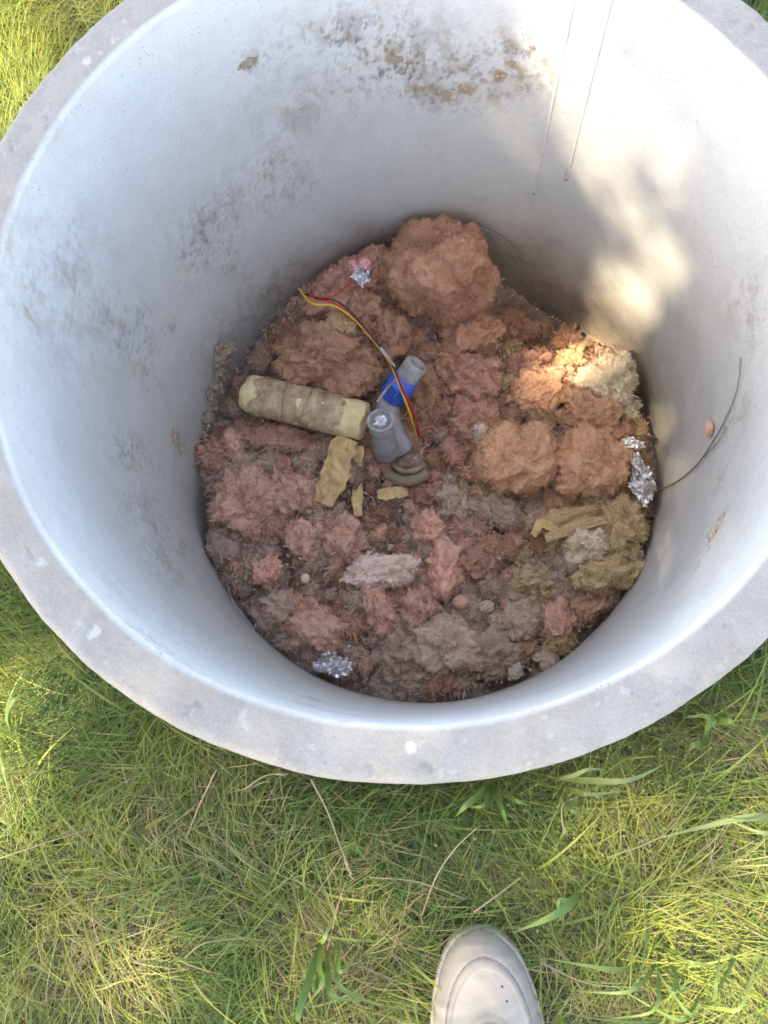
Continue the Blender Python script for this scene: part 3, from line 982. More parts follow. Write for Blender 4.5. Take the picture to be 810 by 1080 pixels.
# ------------------------------------------------------------------ the clear cap on its milky tube, and the blue valve top
def lathe_obj(name, prof, base, ax, mat, parent, k=48, nz=.0004):
    V, Q = lathe(prof, k, (0, 0, 0), ax)
    V = V + nz * np.stack([noise(V * 60, s) for s in (1, 2, 3)], 1)
    o = obj(name, mesh_data(name, V, Q, mat), parent)
    o.location = tuple(base)
    return o
def build_tubes():
    p = land(402, 447, .115)
    q = land(408, 478, .02)
    ax = (p - q) / np.linalg.norm(p - q)
    L = float(np.linalg.norm(p - q))
    root = empty('clear_capped_tube', q)
    tag(root, 'upright milky tube with a round clear cap, touching the cut end of the yellow pipe', 'tube')
    r = .0215
    lathe_obj('tube_body', [(.001, 0), (r * 1.1, 0), (r * 1.12, .01), (r * 1.08, L * .5), (r, L * .8), (r, L - .004), (r * .85, L), (r * .80, L - .004), (r * .78, L * .6), (.001, L * .6)], (0, 0, 0), ax, MAT['milky_plastic'], root)
    lathe_obj('clear_cap', [(.001, .006), (r * .45, .007), (r * .55, .002), (r * .8, .0), (r * .88, .012), (r * 1.0, .015), (r * 1.1, .012), (r * 1.14, .0), (r * 1.14, -.012), (r * 1.05, -.013), (r * 1.04, .0)],
              ax * (L + .001), ax, MAT['clear_plastic'], root)
    V, Q = lathe([(r * 1.0, 0), (r * 1.16, .001), (r * 1.18, .003), (r * 1.1, .005), (r * 1.0, .004), (r * 1.0, 0)], 48, ax * (L + .009), ax)
    obj('cap_rim', mesh_data('cap_rim', V, Q, MAT['milky_plastic']), root)
    # a crumpled bit of film in the cap
    U, T = ico(4)
    Vc = U * (1 + .5 * fbm(U * 3, 3, 5))[:, None] * [.010, .009, .006] + ax * (L + .009)
    obj('film', mesh_data('film', Vc, T, MAT['foil'], smooth_=False), root)
    # blue one
    a = land(413, 418, .055)
    b_ = land(440, 384, .105)
    ax = (b_ - a) / np.linalg.norm(b_ - a)
    L = float(np.linalg.norm(b_ - a))
    root = empty('blue_valve_top', a)
    tag(root, 'bright blue plastic valve top with a milky cylinder on its end, crossed by the wires', 'valve')
    r = .0265
    lathe_obj('blue_collar', [(.001, -.008), (r * .7, -.008), (r * .92, -.003), (r, .002), (r, L * .30), (r * 1.07, L * .31), (r * 1.07, L * .42), (r * .98, L * .43), (r * .98, L * .60), (r * .9, L * .62)], (0, 0, 0), ax, MAT['blue_plastic'], root, 56)
    for j in range(6):                  # grip ribs
        aa = 2 * pi * j / 6
        u = np.cross(ax, [0, 0, 1.]); u /= np.linalg.norm(u)
        v = np.cross(ax, u)
        off = (cos(aa) * u + sin(aa) * v) * (r + .0005)
        tube_obj('grip_rib', [off + ax * .002, off + ax * L * .3], .0016, MAT['blue_plastic'], root, 6)
    lathe_obj('milky_cylinder', [(r * .86, L * .55), (r * .88, L * .98), (r * .84, L * 1.02), (r * .6, L * 1.03), (r * .55, L * .98), (r * .54, L * .7), (.001, L * .7)], (0, 0, 0), ax, MAT['milky_plastic'], root)
    s0 = land(421, 398, .105) - a; s1 = land(408, 410, .09) - a; s2 = land(398, 424, .115) - a
    tube_obj('strap', spline([s0, s1, s2], 14), .0028, MAT['milky_plastic'], root, 6)
    e0 = np.zeros(3); e1 = land(408, 428, .045) - a; e2 = land(412, 452, .03) - a; e3 = land(424, 474, .012) - a
    tube_obj('elbow', spline([e0, e1, e2, e3], 24), np.linspace(.021, .026, 24) + .0008 * np.sin(np.linspace(0, 20, 24)), MAT['milky_plastic'], root, 20)
    # dirty rounded body that both tubes rise from
    c = land(434, 490, .0)
    U, T = ico(5)
    V = U * (1 + .10 * fbm(U * 2.5, 3, 6) + .02 * noise(U * 14, 8))[:, None] * [.046, .036, .030]
    o = obj('valve_body', mesh_data('valve_body', V, T, MAT['grimy_plastic']), None, c)
    tag(o, 'grimy brown rounded valve body under the clear cap and the blue collar', 'valve')
    c = land(432, 484, .03)
    root = empty('curved_hose_end', c)
    tag(root, 'dirty brown curved hose end half buried below the clear cap', 'hose')
    tt = np.linspace(-.25 * pi, -1.05 * pi, 30)
    pts = np.stack([.052 * np.cos(tt), .045 * np.sin(tt), .006 + .018 * np.cos(tt)], 1)
    tube_obj('hose_wall', pts, .0105, MAT['hose'], root, 14)
    pts = np.stack([.034 * np.cos(tt), .028 * np.sin(tt), .012 + .01 * np.cos(tt)], 1)
    tube_obj('hose_lining', pts, .006, MAT['grimy_plastic'], root, 10)
build_tubes()

def build_wires():
    key = [(322, 312, .10), (334, 318, .10), (352, 320, .085), (372, 334, .085), (392, 356, .09), (408, 376, .105), (418, 392, .15), (427, 415, .135), (435, 440, .10), (441, 462, .05)]
    P = np.array([land(px, py, dz) for px, py, dz in key])
    root = empty('wire_bundle', P[0])
    tag(root, 'loose bundle of yellow, red and black wires running down over the blue valve top', 'wires')
    S = spline(P, 120) - P[0]
    T = np.gradient(S, axis=0)
    T /= np.linalg.norm(T, axis=1)[:, None]
    A = np.cross(T, [0, 0, 1.]); A /= np.linalg.norm(A, axis=1)[:, None]
    B = np.cross(T, A)
    f = np.linspace(0, 1, 120)
    spread = (.0040 + .0025 * np.sin(f * pi * 3))[:, None]
    for nm, ph, col, ext in (('yellow', 0, 'wire_yellow', [(315, 304, .105), (319, 309, .10)]), ('red', 2.1, 'wire_red', [(360, 312, .08), (345, 313, .095)]), ('black', 4.2, 'wire_black', [(316, 308, .10), (326, 316, .095)])):
        tw = ph + 1.2 * np.sin(f * 5 + ph)
        pts = S + A * spread * np.cos(tw)[:, None] + B * spread * .6 * np.sin(tw)[:, None]
        if nm == 'red':
            e = np.array([land(*q) - P[0] for q in [(368, 300, .085), (352, 312, .09), (335, 313, .10), (324, 308, .10)]])
            E_ = spline(e, 24)
            tube_obj('wire', E_, .0017, MAT[col], root, 8)
            pts = pts[4:]
        else:
            e = np.array([land(*q) - P[0] for q in ext])
            pts = np.vstack([e, pts[3:]])
            pts = spline(pts[::4], 150)
        o = tube_obj('wire', pts, .0020 if nm != 'black' else .0016, MAT[col], root, 8)
        o['label'] = nm + ' insulated wire'
    # bare braid where the sheath has been cut
    tube_obj('cable_sheath', S[60:76], .0036, MAT['copper'], root, 8)
build_wires()

# ------------------------------------------------------------------ foil, strips, knots
def foil(px, py, wp, hp, rot, dz, label, seed, hole=False):
    n = 22
    u = np.linspace(-1, 1, n)
    X, Y = np.meshgrid(u, u)
    r = np.hypot(X, Y)
    P = np.stack([X.ravel(), Y.ravel(), np.zeros(n * n)], 1)
    edge = 1 + .25 * fbm(P * 1.6, 3, seed)
    z = .75 * np.abs(noise(P * 1.8, seed + 1)) + .4 * np.abs(noise(P * 4.2, seed + 2)) + .05 * noise(P * 11, seed + 3) - .25 * r.ravel() ** 2
    sx, sy = wp * PXM / 2, hp * PXM / 2
    V = np.stack([X.ravel() * sx * edge, Y.ravel() * sy * edge, z * min(sx, sy) * 1.1], 1)
    V[:, :2] += .06 * min(sx, sy) * np.stack([noise(P * 6, seed + 5), noise(P * 6, seed + 6)], 1)
    Q = grid_faces(n, n)
    ok = (r.ravel()[Q] < 1.02).all(1)
    Q = Q[ok]
    V2 = V - [0, 0, .0006]
    me = mesh_data('foil_scrap', np.vstack([V, V2]), np.vstack([Q, Q[:, ::-1] + len(V)]), MAT['foil'], smooth_=False)
    p = land(px, py, dz)
    o = obj('foil_scrap', me, None, p)
    o.rotation_euler = (0, 0, radians(rot))
    tag(o, label, 'foil')
    return o
foil(351, 701, 42, 26, -8, .03, 'crumpled silver foil scrap at the lower left wall of the well', 5)
foil(381, 289, 24, 26, 10, .095, 'dark crumpled foil scrap below the pink knots near the back wall', 15)
o = foil(677, 510, 26, 44, 5, .05, 'upright crumpled silver foil scrap against the right wall', 25)
o.rotation_euler = (0, -.5, .1)
o = foil(667, 468, 24, 12, -15, .06, 'narrow folded foil strip above the upright foil at the right wall', 35)
foil(672, 487, 12, 26, 20, .055, 'small dull foil flake between the folded strip and the upright foil', 36)
def flecks():
    g = np.random.default_rng(5)
    V, T = [], []
    for px, py in [(500, 326), (504, 330), (596, 342), (447, 316), (561, 368), (580, 473), (602, 484), (498, 446), (286, 561), (452, 548), (425, 540), (418, 546), (432, 536), (504, 548), (545, 666)] + [(g.uniform(300, 600), g.uniform(520, 700)) for _ in range(26)]:
        p = land(px, py, .035)
        s = g.uniform(.0012, .003)
        b = len(V)
        for q in g.normal(size=(4, 3)):
            V.append(p + q * s)
        T += [(b, b + 1, b + 2), (b, b + 2, b + 3)]
    tag(obj('foil_flecks', mesh_data('foil_flecks', np.array(V), np.array(T), MAT['foil'], smooth_=False)), 'tiny glinting foil flecks sprinkled over the filling', 'foil', kind='stuff')
flecks()
def blobm(name, px, py, wp, hp, rot, dz, mat, label, cat, seed, rz=.8, amp=.3):
    U, T = ico(4)
    r = 1 + amp * fbm(U * 1.6, 3, seed) + .1 * noise(U * 6, seed + 2)
    V = U * r[:, None] * [wp * PXM / 2, hp * PXM / 2, min(wp, hp) * PXM / 2 * rz]
    o = obj(name, mesh_data(name, V, T, MAT[mat]), None, land(px, py, dz))
    o.rotation_euler = (0, 0, radians(rot))
    if label:
        tag(o, label, cat)
    return o
blobm('knot', 384, 278, 14, 13, 0, .105, 'pink_knot', 'brighter round pink knot above the dark foil scrap', 'knot', 3)
blobm('knot', 373, 280, 10, 15, 20, .10, 'pink_knot', 'duller narrow pink knot left of the brighter one above the foil', 'knot', 9)
blobm('foam_bead', 486, 635, 17, 15, 0, .03, 'wool_pink', 'round pinkish foam bead in the lower middle of the filling', 'foam bead', 13, 1, .08)
blobm('foam_bead', 322, 610, 10, 11, 0, .025, 'wool_cream', 'small pale round bead below the curled salmon strip', 'foam bead', 14, 1, .08)
blobm('stone', 513, 640, 17, 13, 10, .014, 'stone', 'pale grey stone right of the round foam bead', 'stone', 23, .8, .2)
blobm('stone', 566, 693, 10, 10, 10, .018, 'stone', 'whitish stone near the wall at the lower right', 'stone', 29, .8, .3)
blobm('stone', 543, 706, 16, 20, -15, .012, 'stone', 'large grey stone against the bottom wall', 'stone', 31, .6, .2)
blobm('wool_knot', 578, 695, 20, 26, 0, .01, 'wool_grey', 'grey knot of wool wedged at the wall beside the whitish stone', 'insulation', 35, .7, .4)

def strip(name, pxs, wpx, mat, label, cat, seed, th=.0009):
    """a torn strip, folded lengthwise, running through the listed points (px, py, height over the filling)"""
    P = np.array([land(*q) for q in pxs])
    n, k = 40, 14
    S = spline(P, n)
    T = np.gradient(S, axis=0); T /= np.linalg.norm(T, axis=1)[:, None]
    A = np.cross(T, [0, 0, 1.]); A /= np.linalg.norm(A, axis=1)[:, None]
    B = np.cross(A, T)
    f = np.linspace(0, 1, n)[:, None]
    u = np.linspace(-1, 1, k)[None]
    G = np.stack([np.repeat(f * 4, k, 1).ravel(), np.repeat(u, n, 0).ravel(), np.zeros(n * k)], 1)
    w_ = wpx * PXM / 2 * (.75 + .35 * np.sin(f * pi) + .28 * noise(G * [1.8, .6, 0] + .3, seed).reshape(n, k)) * (1 + .0 * u)
    h = (.55 * np.abs(noise(G * [1.6, 2.2, 1], seed + 3)).reshape(n, k) - .12 * u ** 2) * wpx * PXM * .5
    V = (S[:, None] + A[:, None] * (u * w_)[..., None] + B[:, None] * h[..., None]).reshape(-1, 3)
    V2 = V - np.repeat(B, k, 0) * th
    Q = grid_faces(n, k)
    rim = [i * k for i in range(n)]
    E = []
    for i in range(n - 1):
        for j in (0, k - 1):
            E.append((i * k + j, (i + 1) * k + j, (i + 1) * k + j + n * k, i * k + j + n * k))
    for j in range(k - 1):
        for i in (0, n - 1):
            E.append((i * k + j, i * k + j + 1, i * k + j + 1 + n * k, i * k + j + n * k))
    o = obj(name, mesh_data(name, np.vstack([V, V2]) - P[0], [np.vstack([Q, Q[:, ::-1] + n * k]), np.array(E)], MAT[mat]), None, P[0])
    return tag(o, label, cat)
strip('yellow_strip', [(368, 462, .06), (358, 485, .05), (350, 508, .045), (341, 532, .03)], 30, 'yellow_strip', 'widest torn yellow strip hanging below the cut end of the pipe section', 'strip', 4)
strip('yellow_strip', [(380, 470, .04), (376, 500, .03), (378, 545, .02)], 12, 'yellow_strip', 'narrow upright yellow strip right of the widest one', 'strip', 8)
strip('yellow_strip', [(398, 522, .03), (412, 520, .035), (430, 518, .03)], 13, 'yellow_strip', 'small yellow scrap lying below the curved hose end', 'strip', 12)
strip('yellow_strip', [(562, 565, .05), (572, 552, .05), (590, 560, .045)], 9, 'yellow_strip', 'small yellowish flake at the left tip of the olive sheet', 'strip', 16)
strip('torn_sheet_edge', [(575, 568, .05), (605, 556, .05), (640, 548, .05)], 11, 'wool_tan', 'long tan torn sheet edge across the olive clumps', 'strip', 20)

# twig, roots and wire on the wall
def wline(pxs, r, mat, name, label, cat, off=.006, n=60, jit=.001):
    P = []
    for px, py in pxs:
        w_ = wall(px, py, RI - off)
        P.append(w_)
    S = spline(P, n)
    rr = np.hypot(S[:, 0], S[:, 1])
    S[:, :2] *= (np.minimum(rr, RI - r * 1.2 - .0008) / rr)[:, None]
    S[:, 2] += jit * noise(S * 70, 5)
    o = tube_obj(name, S - S[0], np.linspace(r, r * .5, n), mat, None, 6, S[0])
    return tag(o, label, cat) if label else o
wline([(452, 242), (478, 236), (505, 240), (530, 252), (550, 270)], .0022, MAT['root'], 'twig', 'thin bent twig lying against the back wall above the largest mound', 'twig', off=.012)
wline([(238, 612), (245, 632), (256, 648), (268, 662)], .0013, MAT['milky_plastic'], 'white_wire', 'thin whitish wire lying along the lower left wall', 'wire', off=.010)
wline([(696, 517), (715, 507), (735, 490), (752, 465), (766, 440), (778, 408), (781, 378)], .0016, MAT['root'], 'root', 'long thin root clinging to the right wall from the foil upward', 'root', off=.003, jit=.003)
wline([(742, 482), (756, 468), (766, 450)], .0012, MAT['root'], 'root', 'short side root beside the long root on the right wall', 'root', off=.004, jit=.003)
wline([(640, 516), (670, 518), (698, 515)], .0010, MAT['root'], 'root', 'short thin fibre crossing the upright foil at the right wall', 'root', off=.02)
c = wall(748, 452, RI - .006)
U, T = ico(3)
tag(obj('insulation_flake', mesh_data('insulation_flake', U * (1 + .3 * fbm(U * 2, 2, 3))[:, None] * [.006, .011, .011], T, MAT['wool_salmon']), None, c),
    'small salmon insulation flake caught in the root on the right wall', 'insulation')
for i in range(9):
    f = i / 8
    crust('mud_crust', 233 - 17 * f + random.uniform(-3, 3), 372 + 92 * f, random.uniform(.014, .022), random.uniform(.026, .040), random.uniform(.012, .018), MAT['mud'], 60 + i, .35)
crust('mud_crust', 243, 366, .012, .014, .008, MAT['tan_mud'], 6)
crust('mud_crust', 184, 460, .014, .016, .004, MAT['tan_mud'], 7)
crust('mud_crust', 190, 474, .010, .012, .004, MAT['tan_mud'], 17)
crust('mortar_crust', 757, 556, .018, .010, .003, MAT['tan_mud'], 8, .5, .5)
crust('mortar_crust', 262, 66, .012, .007, .003, MAT['mud'], 9)
for i, (px, py, s) in enumerate([(455, 100, .006), (470, 98, .009), (490, 92, .008), (510, 85, .005), (528, 78, .009), (540, 66, .006), (430, 95, .005), (418, 62, .008), (424, 75, .006), (548, 92, .005), (562, 50, .004)]):
    crust('earth_crumb', px, py, s, s * .8, s * .45, MAT['mud' if i % 3 else 'tan_mud'], 20 + i)

# ------------------------------------------------------------------ lawn
def blades(n, pos, L, wd, lean, az, dryv, tint, seg=4, curl=.6):
    """pos (n,2); one curved, tapering blade each"""
    s = np.linspace(0, 1, seg + 1)
    dirv = np.stack([np.cos(az), np.sin(az)], 1)
    side = np.stack([-np.sin(az), np.cos(az), np.zeros(n)], 1)
    V = np.zeros((n, seg + 1, 2, 3))
    zz = np.zeros(n)
    h = np.zeros(n)
    ang = lean.copy()
    x = np.zeros(n); z = np.zeros(n)
    for i in range(seg + 1):
        c = np.stack([pos[:, 0] + dirv[:, 0] * x, pos[:, 1] + dirv[:, 1] * x, np.maximum(z, .002)], 1)
        ww = wd * (1 - s[i] ** 1.6) * .5 + .00012
        V[:, i, 0] = c + side * ww[:, None]
        V[:, i, 1] = c - side * ww[:, None]
        x = x + np.sin(ang) * L / seg
        z = z + np.cos(ang) * L / seg
        ang = np.minimum(ang + curl / seg * (.5 + lean), 1.75)
    base = (np.arange(n) * (seg + 1) * 2)[:, None]
    Qs = []
    for i in range(seg):
        Qs.append(base + [2 * i, 2 * i + 1, 2 * i + 3, 2 * i + 2])
    return V.reshape(-1, 3), np.vstack(Qs), np.repeat(dryv, (seg + 1) * 2), np.repeat(tint, (seg + 1) * 2)
def clear_ring(B_, n, m):
    """no blade may pass through the concrete"""
    V, Q, D, T = B_
    R_ = np.hypot(V[:, 0], V[:, 1]).reshape(n, m)
    ok = R_.min(1) > .5045
    mp = np.full(n, -1); mp[ok] = np.arange(ok.sum())
    qb = Q[:, 0] // m
    Q = Q[ok[qb]]
    Q = Q - ((Q // m) - mp[Q // m]) * m
    okv = np.repeat(ok, m)
    return V[okv], Q, D[okv], T[okv]
def lawn():
    g = np.random.default_rng(9)
    def scatter(n, r0, r1):
        a = g.uniform(0, 2 * pi, n)
        r = np.sqrt(g.uniform(r0 * r0, r1 * r1, n))
        return np.stack([r * np.cos(a), r * np.sin(a)], 1)
    def inview(p):
        v = np.column_stack([p, np.zeros(len(p))]) - CAM
        q = v @ M3
        px, py = 405 + F * q[:, 0] / -q[:, 2], 540 - F * q[:, 1] / -q[:, 2]
        return (px > -70) & (px < 880) & (py > -70) & (py < 1150)
    SP = at(505, 1035, 0)
    def keep(p):
        u = (p[:, 0] - SP[0]) / .050
        foot = (np.abs(u) < 1) & (p[:, 1] < at(505, 985, 0)[1])
        return ~foot
    # the lawn thickens to dense fine turf round the ring
    P1 = scatter(175000, .503, 1.12); P1 = P1[inview(P1)]
    P2 = scatter(30000, .503, 1.8); P2 = P2[~inview(P2)]
    patches = []  # green and straw patches; the yellow one at the left edge paints in sunlight
    for px, py, gr, gt, gd in [(110, 700, .07, -.35, -.7), (5, 730, .05, .50, -.4), (110, 790, .07, -.25, -.6), (180, 860, .07, .0, .55), (40, 980, .09, .35, .3), (260, 900, .07, .0, .35),
                               (330, 860, .06, -.3, -.2), (420, 900, .07, -.25, .2), (560, 850, .06, -.30, -.5), (650, 860, .07, .30, -.3), (740, 930, .06, .15, .4), (700, 1010, .08, .40, -.4),
                               (600, 1050, .05, .1, .4), (100, 1060, .06, .2, .3), (380, 1000, .06, .1, .3), (780, 780, .05, .1, .4), (40, 40, .12, .45, -.2), (450, 1020, .05, .0, .3)]:
        c_ = at(px, py, .02)
        patches.append((c_[0], c_[1], gr, gt, gd))
    out = []
    for P, dens in ((P1, 1), (P2, 0)):
        P = P[keep(P)]
        n = len(P)
        Q3 = np.column_stack([P, np.zeros(n)])
        gn = fbm(Q3 * 7, 3, 91)            # patches of green against thatch
        hn = fbm(Q3 * 16, 2, 93)
        green = smooth(-.45, .35, gn + .5 * np.exp(-((P[:, 0] + .47) / .16) ** 2 - ((P[:, 1] + .42) / .14) ** 2) + .25 * g.normal(size=n) * .5)
        dry = (g.uniform(size=n) > .34 + .45 * green).astype(float)
        L = np.where(dry > .5, g.uniform(.025, .07, n), g.uniform(.03, .095, n) * (1 + .3 * hn))
        wd = np.where(dry > .5, g.uniform(.0004, .0010, n), g.uniform(.0006, .0015, n))
        if not dens:
            wd = wd * 1.8
        lean = np.where(dry > .5, g.uniform(.9, 1.55, n), g.uniform(.25, 1.25, n))
        flow = 2.5 * fbm(Q3 * 5, 2, 95)
        az = np.where(dry > .5, g.uniform(0, 2 * pi, n), flow * 1.6 + g.normal(size=n) * .9)
        # blades beside the ring bend away from it
        r = np.hypot(P[:, 0], P[:, 1])
        near = smooth(.56, .505, r)
        raz = np.arctan2(P[:, 1], P[:, 0])
        az = np.where(g.uniform(size=n) < near * .85, raz + g.normal(size=n) * .7, az)
        tint = .46 + .42 * fbm(Q3 * 6, 3, 97) + .17 * g.normal(size=n)
        for gx, gy, gr, gt, gd in patches:
            w_ = np.exp(-((P[:, 0] - gx) ** 2 + (P[:, 1] - gy) ** 2) / gr ** 2)
            tint = tint + w_ * gt
            flip = g.uniform(size=n) < w_ * abs(gd)
            dry = np.where(flip, 1. if gd > 0 else 0., dry)
        tint = np.clip(tint, 0, 1)
        B_ = blades(n, P, L, wd, lean, az, dry, tint, 4)
        out.append(clear_ring(B_, n, 10))
    V, Q, D, T, k = [], [], [], [], 0
    for a, b_, c, d in out:
        V.append(a); Q.append(b_ + k); D.append(c); T.append(d); k += len(a)
    me = mesh_data('grass', np.vstack(V), np.vstack(Q), MAT['grass'])
    attr(me, 'dry', np.concatenate(D)); attr(me, 'tint', np.concatenate(T))
    tag(obj('grass', me), 'fine green and straw coloured lawn grass round the concrete ring', 'grass', kind='stuff')
    # longer coarse blades growing through
    P = scatter(5200, .51, 1.5); P = P[keep(P)]
    n = len(P)
    a, b_, c, d = blades(n, P, g.uniform(.07, .15, n), g.uniform(.0014, .0034, n), g.uniform(.5, 1.3, n), g.uniform(0, 2 * pi, n), np.zeros(n), np.clip(.55 + .22 * g.normal(size=n), 0, 1), 7, .9)
    a, b_, c, d = clear_ring((a, b_, c, d), n, 16)
    me = mesh_data('coarse_grass', a, b_, MAT['grass'])
    attr(me, 'dry', c); attr(me, 'tint', d)
    tag(obj('coarse_grass', me), 'longer coarse green blades growing through the lawn', 'grass', kind='stuff')
    # small round leaves in the turf at the lower right
    c0 = at(650, 870, .0)
    n = 1500
    P = c0[:2] + g.normal(size=(n, 2)) * [.07, .05]
    P = P[np.hypot(P[:, 0], P[:, 1]) > .505]
    n = len(P)
    q = np.linspace(0, 2 * pi, 7)[:-1]
    V = []
    for i in range(n):
        s = g.uniform(.0011, .0024)
        u, v_ = g.normal(size=3), g.normal(size=3)
        u[2] *= .4; v_[2] *= .4
        u /= np.linalg.norm(u); v_ -= u * (u @ v_); v_ /= np.linalg.norm(v_)
        c = np.array([P[i, 0], P[i, 1], g.uniform(.012, .045)])
        V.append(c + s * (np.cos(q)[:, None] * u + .7 * np.sin(q)[:, None] * v_))
    me = mesh_data('moss', np.vstack(V), np.arange(n * 6).reshape(-1, 6), MAT['moss_leaf'])
    tag(obj('moss', me), 'yellow green mossy ground cover in the turf at the lower right', 'moss', kind='stuff')
lawn()

# single plants and stalks one can pick out
def ribbon(P, wd, mat, name, parent=None, fold=.10, k=5, loc=None):
    n = 26
    S = spline(P, n)
    T = np.gradient(S, axis=0); T /= np.linalg.norm(T, axis=1)[:, None]
    A = np.cross(T, [0, 0, 1.]); A /= np.linalg.norm(A, axis=1)[:, None] + 1e-9
    B = np.cross(A, T)
    f = np.linspace(0, 1, n)
    ww = wd * np.clip(np.minimum(1, .45 + 2.2 * f) * (1 - f ** 2.4), .04, 1) / 2
    u = np.linspace(-1, 1, k)
    V = (S[:, None] + A[:, None] * (ww[:, None] * u)[..., None] + B[:, None] * (ww[:, None] * fold * np.abs(u))[..., None]).reshape(-1, 3)
    V2 = V - np.repeat(B, k, 0) * .0003
    Q = grid_faces(n, k)
    return obj(name, mesh_data(name, np.vstack([V, V2]), np.vstack([Q, Q[:, ::-1] + n * k]), mat), parent, loc)
def plant(base, tips, label, mat='weed_leaf', wd=.007):
    b = at(base[0], base[1], .01)
    root = empty('broad_grass', b)
    tag(root, label, 'grass plant')
    for t in tips:
        px, py, z = t[:3]
        w_ = t[3] if len(t) > 3 else wd
        e = at(px, py, z) - b
        m = e * .5 + np.array([0, 0, .022 + .3 * abs(z)])
        q0 = np.array([random.uniform(-.012, .012), random.uniform(-.012, .012), 0])
        m = m + [random.uniform(-.012, .012), random.uniform(-.012, .012), random.uniform(-.005, .012)]
        ribbon([q0, q0 * .5 + m * .5 + [0, 0, .012], m, e], w_, MAT[mat], 'blade', root)
plant((345, 1000), [(392, 1055, .05), (318, 1080, .05, .009), (330, 1030, .06), (376, 1010, .05, .006), (352, 962, .07, .006), (322, 1062, .05), (402, 1062, .04)], 'bright green broad bladed grass plant at the bottom, left of the shoe')
plant((262, 1100), [(245, 1035, .05), (300, 1095, .05), (280, 1058, .06)], 'bright green blades rising from the bottom edge left of the shoe')
plant((732, 770), [(760, 742, .06), (720, 757, .06), (766, 762, .05), (745, 744, .07), (718, 778, .04)], 'small bright green grass plant beside the ring at the lower right', wd=.008)
plant((825, 850), [(686, 886, .06, .010), (760, 862, .08, .006)], 'long broad pale green blade reaching in from the right edge', 'weed_pale')
plant((585, 822), [(702, 806, .07, .007), (662, 834, .05, .006), (612, 856, .05), (640, 812, .06, .005)], 'pale green blades lying along the ring right of the shoe', 'weed_pale')
plant((606, 935), [(541, 984, .05, .010), (588, 962, .06)], 'broad green blade pointing at the toe of the shoe')
plant((520, 830), [(490, 850, .05), (480, 862, .05, .009), (535, 872, .05), (560, 850, .05)], 'dull green blades under the bottom edge of the ring', wd=.006)
plant((690, 1010), [(600, 1045, .05), (640, 1075, .05), (740, 1030, .05), (560, 1008, .04), (700, 1060, .06), (770, 1020, .05)], 'spreading tuft of bright green blades right of the shoe', wd=.005)
plant((740, 1060), [(640, 1035, .05), (690, 1020, .06), (800, 1000, .05), (760, 1000, .07)], 'green tuft at the lower right corner', wd=.005)
plant((20, 770), [(-20, 700, .06), (60, 720, .05), (35, 700, .07), (10, 840, .05)], 'bright green tuft at the left edge of the lawn', wd=.005)
def stalk(pxs, label, r=.0009, head=False):
    P = np.array([at(px, py, z) for px, py, z in pxs])
    root = empty('dry_stalk', P[0])
    tag(root, label, 'dry stalk')
    S = spline(P, 30) - P[0]
    tube_obj('stem', S, np.linspace(r, r * .6, 30), MAT['straw'], root, 5)
    if head:
        U, T = ico(2)
        for i in range(7):
            q = S[-1] - (S[-1] - S[-5]) * i * .22
            V = U * [.0012, .0012, .0045]
            d = Vector(tuple(S[-1] - S[-5])).normalized() + Vector((random.uniform(-.5, .5), random.uniform(-.5, .5), random.uniform(0, .4)))
            R_ = np.array(d.to_track_quat('Z', 'Y').to_matrix())
            obj('spikelet', mesh_data('spikelet', V @ R_.T + q, T, MAT['straw']), root)
stalk([(328, 822, .10), (345, 855, .09), (358, 890, .07), (371, 925, .05)], 'bent straw coloured stalk hanging below the ring at the bottom', head=True)
stalk([(445, 965, .03), (460, 925, .06), (480, 895, .08), (503, 873, .09)], 'pale curved stalk above the shoe, leaning right')
stalk([(196, 885, .03), (210, 850, .05), (228, 812, .07)], 'tan stalk leaning against the lower left of the ring')
stalk([(258, 832, .08), (280, 818, .09), (300, 816, .09)], 'short pale seed stalk touching the bottom of the ring', head=True)
stalk([(195, 1010, .05), (215, 995, .06), (250, 990, .05), (262, 992, .05)], 'arched pale straw in the thatch at the lower left')
stalk([(500, 962, .05), (530, 940, .06), (550, 925, .06)], 'short pale straw just above the toe of the shoe')
stalk([(570, 1015, .05), (620, 1037, .05), (680, 1042, .04)], 'long pale straw lying right of the shoe')
stalk([(595, 880, .05), (593, 850, .06), (610, 840, .06)], 'short upright straw below the right part of the ring')
stalk([(390, 925, .04), (440, 930, .05), (490, 948, .04)], 'flat straw lying above the left side of the shoe')
stalk([(0, 905, .04), (60, 885, .05), (100, 872, .04)], 'pale straw lying across the turf at the left edge')
stalk([(640, 905, .05), (700, 880, .06), (735, 835, .07)], 'thin straw leaning across the turf at the right')

